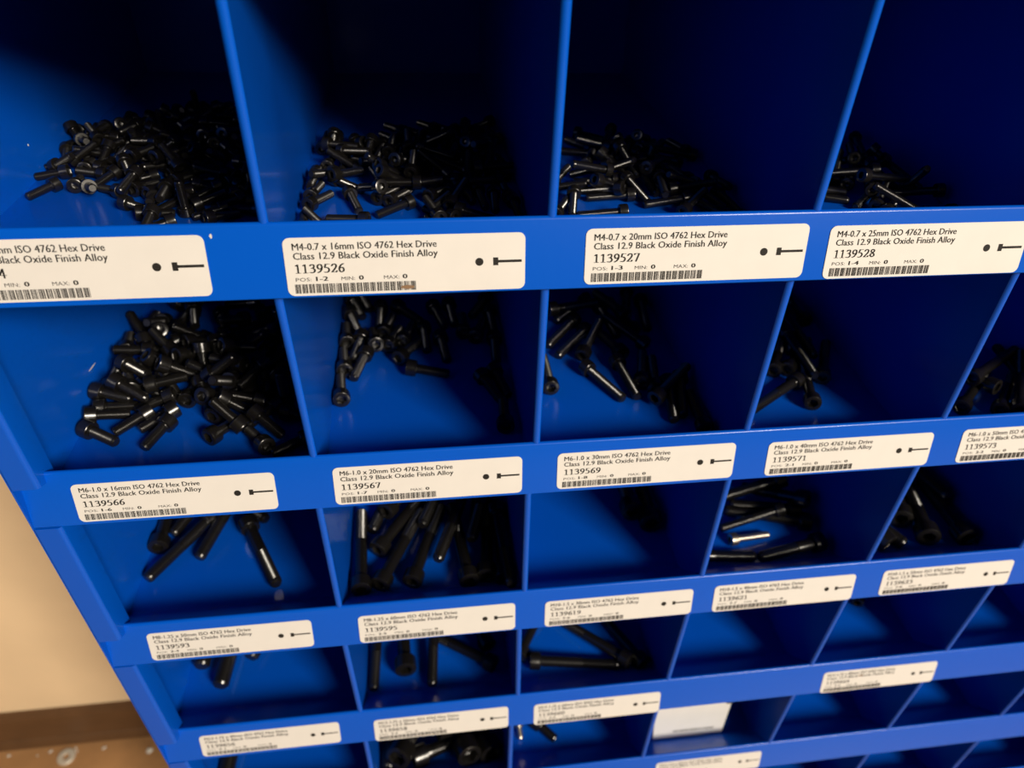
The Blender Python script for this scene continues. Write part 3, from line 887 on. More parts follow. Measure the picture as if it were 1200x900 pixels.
        (4, 20, 20, 257.1, 155.1, -140.8, 0.739, -0.669, -0.074, 6.0, -1),
        (4, 20, 20, 257.1, 163.2, -140.8, 0.843, -0.533, -0.074, 4.3, -1),
        (4, 20, 20, 315.0, 128.8, -140.8, -0.166, 0.983, -0.074, 4.3, -1),
        (4, 20, 20, 305.6, 112.4, -140.8, -0.633, 0.771, -0.074, 3.8, -1),
        (4, 20, 20, 266.2, 117.0, -140.8, 0.060, 0.996, -0.074, 3.1, -1),
        (4, 20, 20, 255.4, 100.8, -141.6, 0.707, -0.508, 0.491, 1.9, -1),
        (4, 20, 20, 318.3, 123.8, -141.2, -0.979, 0.159, 0.131, 4.2, -1),
        (4, 20, 20, 258.7, 84.5, -133.5, -0.885, -0.366, 0.286, 6.3, -1),
        (4, 20, 20, 262.6, 127.3, -140.8, -0.893, 0.443, -0.074, 6.0, -1),
        (4, 20, 20, 287.1, 148.3, -140.8, -0.379, -0.922, -0.074, 0.3, -1),
        (4, 20, 20, 273.5, 110.7, -140.8, -0.058, 0.996, -0.074, 0.5, -1),
        (4, 20, 20, 285.0, 130.3, -140.8, 0.460, -0.885, -0.074, 2.1, -1),
        (4, 20, 20, 258.0, 106.2, -131.4, 0.724, -0.491, -0.484, 1.6, -1),
        (4, 20, 20, 295.1, 130.7, -140.8, 0.519, 0.852, -0.074, 0.8, -1),
        (4, 20, 20, 305.5, 84.9, -141.5, -0.817, -0.424, 0.391, 0.9, -1),
        (4, 20, 20, 262.0, 134.7, -140.8, -0.479, 0.875, -0.074, 1.2, -1),
        (4, 20, 20, 277.6, 85.5, -133.0, 0.588, 0.801, -0.107, 0.8, -1),
        (4, 20, 20, 287.4, 138.8, -134.7, 0.546, 0.766, -0.340, 5.2, -1),
        (4, 20, 20, 287.1, 132.7, -140.8, 0.642, 0.763, -0.074, 4.6, -1),
        (4, 20, 20, 260.3, 89.9, -132.9, -0.712, 0.564, -0.418, 4.6, -1),
        (4, 20, 20, 286.6, 73.0, -139.0, 0.984, -0.054, 0.168, 1.7, -1),
        (4, 20, 20, 302.9, 88.7, -140.8, -0.140, 0.987, -0.074, 2.7, -1),
        (4, 20, 20, 277.1, 138.9, -137.9, 0.288, 0.937, -0.199, 2.4, -1),
        (4, 20, 20, 284.7, 85.1, -136.6, -0.147, -0.989, -0.020, 5.0, -1),
        (4, 20, 20, 277.4, 156.6, -136.7, -0.394, -0.918, -0.040, 4.0, -1),
        (4, 20, 20, 288.1, 113.4, -141.5, -0.154, -0.688, 0.709, 1.3, -1),
        (4, 20, 20, 269.2, 110.2, -129.8, 0.242, -0.900, -0.362, 3.6, -1),
        (4, 20, 20, 311.9, 74.9, -140.8, 0.183, -0.980, -0.076, 5.0, -1),
        (4, 20, 20, 268.4, 118.0, -133.9, -0.655, 0.753, -0.069, 1.5, -1),
        (4, 20, 20, 315.7, 94.7, -141.1, 0.075, -0.988, 0.135, 2.4, -1),
    ],
    (1, 3): [
        (4, 25, 25, 421.4, 141.9, -137.5, -0.292, -0.955, -0.056, 4.2, 0),
        (4, 25, 25, 410.2, 108.5, -137.2, -0.212, -0.956, -0.200, 0.3, 1),
        (4, 25, 25, 398.6, 75.0, -141.0, -0.737, -0.673, -0.060, 2.7, 2),
        (4, 25, 25, 382.3, 75.7, -139.6, 0.574, 0.819, 0.018, 5.3, 3),
        (4, 25, 25, 353.5, 83.7, -141.0, 0.951, -0.303, -0.060, 3.7, 4),
        (4, 25, 25, 352.3, 66.5, -136.1, 0.960, 0.190, -0.207, 1.3, 5),
        (4, 25, 25, 349.9, 71.2, -141.0, 0.962, -0.265, -0.060, 1.5, 6),
        (4, 25, 25, 385.4, 52.1, -140.9, 0.612, 0.767, 0.192, 0.4, 7),
        (4, 25, 25, 387.2, 46.0, -141.0, 0.703, 0.708, -0.060, 3.3, 8),
        (4, 25, 25, 424.7, 59.9, -136.5, -0.971, 0.198, -0.134, 1.1, 9),
        (4, 25, 25, 423.3, 45.3, -141.0, -0.982, 0.182, -0.060, 2.8, 10),
        (4, 25, 25, 387.8, 61.9, -137.0, 0.387, 0.917, -0.091, 5.6, 11),
        (4, 25, 25, 378.7, 82.1, -141.4, 0.473, 0.831, 0.294, 5.8, -1),
        (4, 25, 25, 400.5, 93.3, -134.1, 0.312, -0.907, -0.283, 5.9, -1),
        (4, 25, 25, 414.6, 75.4, -142.1, -0.256, -0.712, 0.654, 1.8, -1),
        (4, 25, 25, 401.2, 83.0, -128.4, 0.839, -0.206, -0.504, 2.2, -1),
        (4, 25, 25, 396.5, 75.4, -131.6, -0.985, 0.130, -0.117, 2.3, -1),
        (4, 25, 25, 406.0, 41.5, -141.5, -0.814, 0.452, 0.365, 4.7, -1),
        (4, 25, 25, 379.6, 62.9, -129.3, 0.974, 0.168, -0.151, 5.5, -1),
        (4, 25, 25, 393.5, 123.3, -137.1, -0.088, -0.977, -0.194, 3.9, -1),
        (4, 25, 25, 407.8, 103.7, -130.2, 0.564, -0.697, -0.443, 4.5, -1),
        (4, 25, 25, 401.2, 99.5, -141.2, 0.281, 0.946, 0.163, 1.8, -1),
        (4, 25, 25, 392.1, 91.2, -131.4, 0.286, 0.872, -0.396, 5.5, -1),
    ],
    (2, 0): [
        (6, 16, 16, -17.9, 56.1, -257.6, 0.869, -0.480, -0.125, 0.8, 0),
        (6, 16, 16, -18.9, 62.8, -255.1, 0.925, 0.283, -0.254, 5.5, 1),
        (6, 16, 16, -17.5, 72.1, -257.6, 0.980, 0.156, -0.125, 3.6, 2),
        (6, 16, 16, -18.9, 80.5, -251.9, 0.955, -0.267, -0.131, 2.6, 3),
        (6, 16, 16, 0.7, 80.3, -253.5, -0.380, 0.914, -0.140, 5.0, 4),
        (6, 16, 16, -14.0, 84.9, -256.1, -0.003, 0.999, 0.035, 2.8, 5),
        (6, 16, 16, 3.8, 102.1, -253.1, -0.906, 0.409, -0.103, 0.9, 6),
        (6, 16, 16, -11.5, 115.7, -251.1, -0.182, 0.978, -0.105, 2.2, 7),
        (6, 16, 16, 1.8, 93.4, -256.9, 0.732, -0.663, -0.159, 4.8, 8),
        (6, 16, 16, 13.3, 96.7, -252.9, 0.517, -0.772, -0.370, 4.0, 9),
        (6, 16, 16, 24.4, 76.8, -254.7, -0.938, -0.253, -0.239, 3.1, 10),
        (6, 16, 16, 13.7, 67.7, -257.6, -0.738, -0.664, -0.125, 0.1, 11),
        (6, 16, 16, 26.6, 68.7, -257.6, -0.754, -0.644, -0.125, 6.3, 12),
        (6, 16, 16, 25.6, 59.4, -257.6, -0.437, -0.891, -0.125, 0.5, 13),
        (6, 16, 16, 48.3, 41.9, -257.6, 0.581, 0.804, -0.125, 1.8, 14),
        (6, 16, 16, 46.7, 59.1, -257.6, 0.411, 0.903, -0.125, 5.0, 15),
        (6, 16, 16, 30.4, 73.7, -257.6, 0.085, 0.989, -0.125, 5.9, 16),
        (6, 16, 16, 79.7, 32.1, -257.6, -0.585, 0.802, -0.125, 4.3, 17),
        (6, 16, 16, 35.4, 87.9, -252.8, 0.355, -0.856, -0.375, 2.4, 18),
        (6, 16, 16, 37.8, 121.8, -248.8, 0.325, -0.922, -0.210, 4.7, 19),
        (6, 16, 16, 17.3, 160.7, -248.0, 0.225, -0.962, -0.158, 4.2, 20),
        (6, 16, 16, 65.7, 46.9, -256.4, -0.701, 0.400, 0.591, 3.6, -1),
        (6, 16, 16, 20.1, 103.5, -247.7, 0.582, 0.746, -0.324, 4.9, -1),
        (6, 16, 16, -0.5, 181.3, -257.4, 0.769, -0.627, -0.123, 3.5, -1),
        (6, 16, 16, 81.4, 68.2, -257.4, -0.704, -0.699, -0.123, 3.4, -1),
        (6, 16, 16, 72.8, 71.3, -258.4, -0.950, -0.003, 0.312, 4.9, -1),
        (6, 16, 16, 16.5, 107.9, -257.2, 0.565, 0.816, -0.126, 0.7, -1),
        (6, 16, 16, 33.7, 110.2, -243.1, 0.065, -0.539, -0.840, 0.6, -1),
        (6, 16, 16, 47.6, 114.2, -257.4, -0.378, 0.918, -0.123, 4.0, -1),
        (6, 16, 16, 63.9, 76.9, -258.2, -0.044, 0.966, 0.255, 0.3, -1),
        (6, 16, 16, 75.4, 78.3, -258.4, -0.311, 0.866, 0.392, 2.9, -1),
        (6, 16, 16, -6.4, 78.8, -243.6, 0.838, -0.404, -0.366, 1.6, -1),
        (6, 16, 16, 52.7, 127.8, -259.3, 0.693, -0.338, 0.638, 3.0, -1),
        (6, 16, 16, -4.7, 129.0, -248.8, 0.288, -0.790, -0.541, 1.2, -1),
        (6, 16, 16, 80.0, 139.5, -261.2, -0.370, 0.043, 0.928, 3.4, -1),
        (6, 16, 16, 4.3, 132.5, -247.3, -0.289, 0.730, -0.619, 6.1, -1),
        (6, 16, 16, 51.0, 113.1, -257.4, 0.543, -0.830, -0.123, 1.4, -1),
        (6, 16, 16, 51.6, 62.8, -246.0, 0.730, 0.021, -0.683, 1.2, -1),
        (6, 16, 16, 80.2, 132.7, -257.4, -0.270, -0.955, -0.123, 0.7, -1),
        (6, 16, 16, 7.2, 147.0, -258.2, 0.320, 0.928, 0.193, 0.1, -1),
        (6, 16, 16, 31.0, 167.1, -257.4, 0.320, -0.939, -0.123, 6.0, -1),
        (6, 16, 16, 35.6, 138.8, -257.4, 0.860, 0.495, -0.123, 6.0, -1),
        (6, 16, 16, 14.3, 137.1, -257.4, -0.839, -0.530, -0.123, 0.2, -1),
        (6, 16, 16, 73.0, 162.9, -257.4, -0.872, -0.474, -0.123, 5.2, -1),
        (6, 16, 16, -12.7, 149.7, -257.4, 0.118, 0.985, -0.123, 1.3, -1),
        (6, 16, 16, 45.4, 106.0, -243.2, 0.729, 0.515, -0.451, 0.7, -1),
        (6, 16, 16, 83.1, 80.2, -257.9, 0.526, 0.850, 0.027, 4.0, -1),
        (6, 16, 16, 44.9, 96.4, -259.4, -0.693, -0.196, 0.693, 4.4, -1),
        (6, 16, 16, 67.8, 98.5, -258.7, 0.713, 0.532, 0.457, 1.5, -1),
        (6, 16, 16, 15.1, 90.1, -241.7, 0.737, 0.228, -0.636, 0.9, -1),
        (6, 16, 16, 68.7, 130.7, -257.4, -0.016, 0.992, -0.123, 4.0, -1),
        (6, 16, 16, 54.6, 85.7, -258.4, -0.200, 0.925, 0.322, 1.9, -1),
        (6, 16, 16, 81.3, 98.3, -256.1, -0.097, -0.897, 0.432, 3.8, -1),
        (6, 16, 16, 22.6, 98.3, -257.4, 0.492, 0.862, -0.123, 4.6, -1),
        (6, 16, 16, 83.5, 60.8, -257.4, 0.935, -0.332, -0.123, 0.2, -1),
        (6, 16, 16, 68.3, 124.2, -258.1, -0.237, -0.958, 0.162, 2.1, -1),
        (6, 16, 16, 20.7, 129.6, -257.4, -0.694, -0.710, -0.123, 5.5, -1),
        (6, 16, 16, 83.3, 74.2, -262.8, -0.011, -0.011, 1.000, 1.4, -1),
        (6, 16, 16, -8.5, 100.3, -247.0, 0.803, -0.589, -0.088, 0.6, -1),
        (6, 16, 16, 5.5, 113.2, -249.4, -0.994, -0.046, 0.099, 3.6, -1),
        (6, 16, 16, -7.3, 137.6, -258.9, -0.521, 0.659, 0.542, 3.4, -1),
        (6, 16, 16, 42.8, 64.2, -247.3, 0.334, 0.786, -0.519, 4.7, -1),
        (6, 16, 16, 20.9, 119.9, -249.3, 0.744, 0.599, -0.297, 5.8, -1),
        (6, 16, 16, 101.7, 38.9, -257.4, -0.894, -0.431, -0.123, 5.2, -1),
        (6, 16, 16, 53.4, 177.4, -257.4, -0.988, 0.091, -0.123, 1.6, -1),
        (6, 16, 16, 40.2, 85.4, -250.6, 0.792, 0.062, 0.607, 2.9, -1),
        (6, 16, 16, 29.6, 136.0, -259.1, -0.805, -0.099, 0.585, 0.2, -1),
        (6, 16, 16, 61.1, 90.4, -246.2, -0.922, 0.386, -0.017, 5.0, -1),
        (6, 16, 16, 54.7, 84.3, -253.0, -0.255, -0.751, 0.609, 3.0, -1),
        (6, 16, 16, 46.7, 133.3, -257.4, 0.740, 0.661, -0.123, 5.8, -1),
        (6, 16, 16, 8.8, 80.8, -250.8, 0.970, 0.235, 0.070, 2.9, -1),
        (6, 16, 16, 53.7, 165.1, -257.4, 0.937, 0.326, -0.123, 3.2, -1),
        (6, 16, 16, 69.8, 54.7, -250.5, 0.725, -0.517, -0.455, 0.2, -1),
        (6, 16, 16, 15.8, 113.3, -252.7, -0.650, 0.664, 0.371, 6.0, -1),
        (6, 16, 16, -1.2, 160.3, -258.8, -0.213, -0.849, 0.483, 3.8, -1),
        (6, 16, 16, 13.3, 182.1, -257.4, -0.258, 0.958, -0.123, 1.1, -1),
        (6, 16, 16, 5.5, 100.0, -243.3, 0.522, 0.184, -0.833, 1.9, -1),
        (6, 16, 16, 49.4, 158.4, -258.5, -0.642, -0.660, 0.390, 2.5, -1),
        (6, 16, 16, 74.8, 89.8, -243.2, -0.687, -0.644, -0.337, 2.4, -1),
    ],
    (2, 1): [
        (6, 20, 20, 115.2, 67.6, -257.6, -0.100, 0.990, -0.100, 0.9, 0),
        (6, 20, 20, 115.2, 94.8, -257.6, -0.100, 0.990, -0.100, 3.2, 1),
        (6, 20, 20, 115.2, 123.6, -257.6, -0.100, 0.990, -0.100, 3.1, 2),
        (6, 20, 20, 133.7, 114.6, -253.5, -0.144, 0.964, -0.223, 1.3, 3),
        (6, 20, 20, 127.6, 114.9, -257.6, -0.286, -0.953, -0.100, 5.7, 4),
        (6, 20, 20, 124.2, 133.8, -257.6, -0.207, -0.973, -0.100, 4.7, 5),
        (6, 20, 20, 114.0, 162.0, -257.5, 0.305, -0.946, -0.107, 1.0, 6),
        (6, 20, 20, 113.8, 181.0, -257.6, 0.364, -0.926, -0.100, 3.9, 7),
        (6, 20, 20, 118.7, 189.9, -257.6, 0.350, -0.931, -0.100, 3.8, 8),
        (6, 20, 20, 137.3, 132.9, -257.6, 0.212, 0.972, -0.100, 5.9, 9),
        (6, 20, 20, 140.0, 118.4, -257.6, 0.296, 0.950, -0.100, 6.2, 10),
        (6, 20, 20, 146.6, 105.0, -257.6, 0.505, 0.857, -0.100, 5.6, 11),
        (6, 20, 20, 151.6, 96.1, -257.6, 0.972, -0.214, -0.100, 0.3, 12),
        (6, 20, 20, 135.1, 168.4, -257.6, -0.039, -0.994, -0.100, 2.6, 13),
        (6, 20, 20, 149.3, 122.5, -257.6, 0.255, 0.962, -0.100, 1.0, 14),
        (6, 20, 20, 162.8, 141.0, -257.6, 0.061, -0.993, -0.100, 4.7, 15),
        (6, 20, 20, 172.8, 129.4, -257.6, 0.139, -0.985, -0.100, 0.5, 16),
        (6, 20, 20, 169.4, 166.6, -257.6, 0.283, -0.954, -0.100, 5.2, 17),
        (6, 20, 20, 180.5, 169.3, -257.6, 0.104, -0.990, -0.100, 3.9, 18),
        (6, 20, 20, 188.2, 129.7, -257.6, 0.034, 0.994, -0.100, 4.0, 19),
        (6, 20, 20, 195.1, 123.9, -257.6, 0.294, 0.951, -0.100, 5.9, 20),
        (6, 20, 20, 207.2, 158.4, -257.6, 0.041, -0.994, -0.100, 5.5, 21),
        (6, 20, 20, 207.4, 126.3, -257.6, -0.037, -0.994, -0.100, 4.6, 22),
        (6, 20, 20, 194.8, 86.5, -257.6, 0.403, -0.910, -0.100, 3.9, 23),
        (6, 20, 20, 203.3, 91.6, -257.6, 0.237, -0.966, -0.100, 3.4, 24),
        (6, 20, 20, 204.6, 37.0, -257.6, 0.056, 0.993, -0.100, 3.2, 25),
        (6, 20, 20, 151.6, 190.6, -257.5, -0.992, -0.084, -0.099, 1.2, -1),
        (6, 20, 20, 144.5, 167.9, -257.5, 0.660, -0.745, -0.099, 4.3, -1),
        (6, 20, 20, 208.3, 175.1, -257.5, -0.516, -0.851, -0.099, 5.3, -1),
    ],
    (2, 2): [
        (6, 30, 30, 235.0, 68.4, -257.7, 0.021, 0.998, -0.067, 3.6, 0),
        (6, 30, 30, 269.3, 130.0, -257.7, -0.671, -0.738, -0.067, 3.7, 1),
        (6, 30, 30, 264.1, 142.2, -257.7, -0.652, -0.755, -0.067, 4.4, 2),
        (6, 30, 30, 277.7, 167.2, -257.7, -0.747, -0.662, -0.067, 3.2, 3),
        (6, 30, 30, 283.1, 158.2, -257.7, 0.149, -0.987, -0.067, 0.6, 4),
        (6, 30, 30, 285.8, 99.4, -257.7, -0.292, 0.954, -0.067, 4.9, 5),
        (6, 30, 30, 258.9, 89.7, -257.7, 0.476, -0.877, -0.067, 5.0, 6),
        (6, 30, 30, 279.9, 94.5, -257.7, 0.135, -0.989, -0.067, 0.5, 7),
        (6, 30, 30, 289.7, 69.3, -257.7, 0.283, 0.957, -0.067, 5.1, 8),
        (6, 30, 30, 296.2, 62.4, -257.7, 0.220, 0.973, -0.067, 0.0, 9),
        (6, 30, 30, 306.1, 72.3, -257.7, -0.173, -0.983, -0.067, 4.3, 10),
        (6, 30, 30, 314.9, 75.6, -257.7, -0.237, -0.969, -0.067, 3.9, 11),
        (6, 30, 30, 308.8, 178.3, -257.7, -0.271, -0.960, -0.067, 1.9, 12),
        (6, 30, 30, 314.6, 164.5, -257.7, -0.120, -0.991, -0.067, 0.6, 13),
        (6, 30, 30, 314.1, 25.9, -257.7, 0.067, 0.996, -0.067, 1.6, 14),
        (6, 30, 30, 291.7, 51.0, -255.1, 0.742, 0.656, 0.136, 3.9, 15),
        (6, 30, 30, 259.6, 99.4, -258.1, 0.494, 0.856, 0.151, 5.1, -1),
        (6, 30, 30, 303.7, 107.7, -258.2, -0.655, 0.719, 0.233, 1.1, -1),
        (6, 30, 30, 300.2, 123.8, -258.1, -0.286, 0.951, 0.121, 3.9, -1),
        (6, 30, 30, 245.5, 144.7, -251.7, 0.978, 0.207, -0.007, 1.9, -1),
        (6, 30, 30, 294.3, 128.8, -248.2, -0.378, 0.925, -0.047, 0.3, -1),
    ],
    (2, 3): [
        (6, 40, 24, 384.5, 41.9, -257.8, 0.307, 0.950, -0.050, 0.6, 0),
        (6, 40, 24, 386.7, 65.7, -257.8, -0.854, -0.518, -0.050, 6.2, 1),
        (6, 40, 24, 414.3, 136.4, -253.3, -0.414, -0.897, -0.154, 4.1, 2),
        (6, 40, 24, 406.4, 135.8, -257.8, -0.541, -0.839, -0.050, 3.6, 3),
        (6, 40, 24, 374.3, 74.7, -257.8, 0.528, 0.848, -0.050, 3.6, 4),
        (6, 40, 24, 383.2, 74.9, -257.8, 0.668, 0.742, -0.050, 2.8, 5),
        (6, 40, 24, 402.1, 130.0, -249.1, 0.082, -0.985, -0.151, 6.0, 6),
        (6, 40, 24, 396.1, 109.1, -252.1, -0.019, -0.998, -0.053, 6.2, 7),
        (6, 40, 24, 420.5, 127.6, -257.8, 0.064, 0.997, -0.050, 6.0, 8),
        (6, 40, 24, 401.9, 65.6, -257.8, 0.498, 0.866, -0.050, 0.9, 9),
    ],
    (2, 4): [
        (6, 50, 24, 470.8, 31.1, -257.8, 0.765, 0.643, -0.040, 5.5, 0),
        (6, 50, 24, 492.5, 26.9, -257.8, 0.713, 0.700, -0.040, 2.1, 1),
        (6, 50, 24, 500.1, 22.1, -254.4, 0.561, 0.818, 0.128, 3.8, 2),
        (6, 50, 24, 483.8, 46.5, -249.1, 0.876, 0.482, -0.004, 2.1, 3),
        (6, 50, 24, 498.5, 40.7, -252.4, -0.388, 0.911, -0.143, 5.8, 4),
        (6, 50, 24, 520.7, 30.3, -253.8, 0.177, 0.984, -0.028, 1.7, 5),
    ],
    (3, 0): [
        (8, 50, 28, -14.4, 70.9, -374.6, -0.050, 0.998, -0.050, 0.8, 0),
        (8, 50, 28, 20.6, 132.1, -364.8, -0.520, -0.822, -0.232, 5.5, 1),
        (8, 50, 28, 15.9, 97.1, -374.6, -0.552, -0.832, -0.050, 1.3, 2),
        (8, 50, 28, 32.3, 115.7, -366.9, -0.350, -0.916, -0.193, 3.2, 3),
        (8, 50, 28, 38.3, 88.6, -374.6, 0.446, -0.894, -0.050, 5.3, 4),
        (8, 50, 28, 5.0, 127.6, -374.6, 0.780, -0.624, -0.050, 3.0, 5),
    ],
    (3, 1): [
        (8, 60, 28, 116.6, 25.1, -374.6, -0.042, 0.998, -0.042, 4.1, 0),
        (8, 60, 28, 127.7, 27.7, -374.6, 0.404, 0.914, -0.042, 6.1, 1),
        (8, 60, 28, 125.4, 55.2, -374.6, 0.534, 0.844, -0.042, 1.6, 2),
        (8, 60, 28, 147.6, 28.0, -374.6, 0.314, 0.948, -0.042, 5.5, 3),
        (8, 60, 28, 144.1, 138.3, -374.6, -0.332, -0.942, -0.042, 4.7, 4),
        (8, 60, 28, 189.1, 104.3, -366.5, -0.364, -0.928, -0.078, 3.6, 5),
        (8, 60, 28, 183.6, 25.0, -374.6, -0.110, 0.993, -0.042, 3.7, 6),
        (8, 60, 28, 199.8, 134.1, -372.3, -0.137, -0.989, -0.057, 1.1, 7),
        (8, 60, 28, 194.5, 27.8, -374.6, 0.105, 0.994, -0.042, 0.1, 8),
        (8, 60, 28, 205.6, 22.9, -372.5, 0.042, 0.996, -0.075, 0.2, 9),
        (8, 60, 28, 179.6, 135.3, -373.2, -0.365, -0.931, 0.003, 5.6, 10),
        (8, 60, 28, 205.7, 77.2, -365.2, 0.033, -0.997, 0.071, 2.5, -1),
        (8, 60, 28, 130.7, 81.9, -367.9, 0.556, 0.819, -0.140, 3.8, -1),
        (8, 60, 28, 206.3, 117.5, -363.1, -0.288, -0.955, -0.073, 2.8, -1),
    ],
    (3, 2): [
        (10, 30, 30, 300.0, 67.9, -370.2, 0.061, 0.983, -0.173, 5.5, 0),
        (10, 30, 30, 310.8, 58.1, -372.8, 0.100, 0.990, -0.100, 4.6, 1),
    ],
    (3, 3): [
        (5, 25, 25, 362.1, 42.9, -376.9, 0.990, 0.121, -0.070, 4.8, 0),
        (8, 40, 28, 423.7, 34.1, -374.6, -0.987, -0.153, -0.050, 1.0, 1),
        (8, 40, 28, 414.6, 82.3, -362.1, -0.966, -0.072, -0.247, 5.0, 2),
        (8, 50, 28, 423.5, 50.6, -374.6, -0.943, 0.329, -0.050, 0.9, 3),
        (6, 40, 24, 404.5, 58.7, -367.0, -0.961, -0.080, -0.263, 3.9, 4),
        (8, 40, 28, 326.4, 31.5, -374.6, 0.996, -0.063, -0.062, 0.8, 5),
        (8, 40, 28, 422.4, 59.9, -361.9, -0.665, 0.659, -0.351, 0.0, 6),
        (8, 40, 28, 420.6, 62.5, -374.6, -0.964, 0.260, -0.062, 5.5, 7),
    ],
    (3, 4): [
        (10, 50, 32, 497.9, 28.1, -373.0, 0.295, 0.954, -0.060, 1.1, 0),
        (10, 50, 32, 525.0, 25.0, -373.0, 0.060, 0.996, -0.060, 0.7, 1),
        (10, 50, 32, 449.8, 78.3, -373.0, 0.512, -0.857, -0.060, 5.8, 2),
        (10, 50, 32, 487.8, 45.4, -373.0, 0.418, 0.906, -0.060, 3.7, 3),
        (10, 50, 32, 520.2, 115.0, -372.4, 0.119, -0.985, 0.122, 3.1, 4),
        (10, 50, 32, 466.0, 24.7, -372.2, -0.465, 0.873, 0.144, 5.4, -1),
    ],
    (4, 0): [
        (12, 50, 36, -11.2, 119.7, -490.3, -0.006, -0.998, -0.060, 4.6, 0),
        (12, 50, 36, 10.4, 102.5, -490.3, -0.089, -0.994, -0.060, 2.7, 1),
        (12, 50, 36, 43.4, 120.0, -490.3, -0.339, -0.939, -0.060, 0.1, 2),
    ],
    (4, 1): [
        (8, 60, 28, 116.6, 95.7, -493.0, -0.042, -0.998, -0.042, 3.9, 0),
        (10, 50, 32, 137.2, 37.4, -491.4, -0.064, 0.996, -0.060, 4.7, 1),
        (8, 60, 28, 160.6, 92.5, -485.0, -0.069, -0.990, -0.123, 5.0, 2),
        (8, 60, 28, 203.3, 36.2, -493.0, -0.822, 0.569, -0.042, 5.9, 3),
        (8, 50, 28, 200.0, 51.8, -493.0, -0.374, 0.926, -0.050, 4.7, 4),
    ],
    (4, 2): [
        (8, 60, 28, 229.2, 37.1, -493.0, 0.991, -0.127, -0.042, 5.8, 0),
        (8, 60, 28, 303.9, 26.4, -489.8, -0.709, 0.699, -0.091, 0.2, 1),
        (8, 60, 28, 314.5, 24.8, -492.5, -0.428, 0.903, -0.050, 2.9, 2),
        (8, 50, 28, 221.3, 40.7, -493.0, 0.511, 0.858, -0.050, 5.9, 3),
    ],
    (4, 4): [
        (6, 40, 24, 506.2, 60.7, -494.5, 0.560, 0.827, -0.050, 1.8, 0),
    ],
    (5, 0): [
        (14, 50, 40, -10.1, 92.1, -607.0, -0.070, -0.995, -0.070, 3.9, 0),
    ],
    (5, 1): [
        (14, 40, 40, 121.0, 76.6, -606.9, -0.088, -0.992, -0.087, 5.2, 0),
        (14, 40, 40, 124.1, 22.5, -595.4, 0.406, 0.852, -0.332, 1.6, 1),
        (12, 40, 36, 136.0, 28.1, -608.6, 0.950, 0.304, -0.075, 5.2, 2),
        (14, 40, 40, 182.7, 17.8, -595.4, -0.267, 0.934, -0.239, 1.8, 3),
        (14, 40, 40, 201.1, 21.4, -603.8, -0.323, 0.934, -0.154, 3.7, 4),
        (12, 40, 36, 156.6, 39.2, -587.4, 0.911, 0.352, -0.214, 3.4, 5),
    ],
    (5, 2): [
        (5, 10, 10, 227.2, 51.9, -613.3, 0.018, -0.984, -0.175, 3.9, 0),
        (8, 16, 16, 240.7, 50.2, -610.9, 0.687, -0.710, -0.156, 4.7, 1),
    ],
}
NO = {(1, 0): '1139524', (1, 1): '1139526', (1, 2): '1139527', (1, 3): '1139528', (2, 0): '1139566', (2, 1): '1139567',
      (2, 2): '1139569', (2, 3): '1139571', (2, 4): '1139573', (3, 0): '1139593', (3, 1): '1139595', (3, 2): '1139619',
      (3, 3): '1139621', (3, 4): '1139623', (4, 0): '1139656', (4, 1): '1139658', (4, 2): '1139660', (5, 1): ''}
HEAP = {(1, 0): 'short black cap screw in the dense heap of the bin above label 1139524',
        (1, 1): 'short black cap screw in the loose heap of the bin above label 1139526',
        (1, 2): 'slim black cap screw in the heap of the bin above label 1139527',
        (1, 3): 'slim black cap screw in the shadowed heap of the bin above label 1139528',
        (2, 0): 'stubby black cap screw in the crowded heap of the bin above label 1139566',
        (2, 1): 'black cap screw scattered deeper in the bin above label 1139567',
        (2, 2): 'black cap screw in the shaded part of the bin above label 1139569',
        (2, 3): 'black cap screw in the small pile by the divider above label 1139571',
        (2, 4): 'long black cap screw in the dark bin above label 1139573',
        (3, 1): 'large black cap screw deep in the full bin above label 1139595',
        (3, 3): 'black cap screw lying crosswise at the rear of the bin above label 1139621',
        (3, 4): 'large black cap screw in the dark rear of the bin above label 1139623',
        (5, 1): 'thick black cap screw in the lowest heap, below the label with number 1139658'}
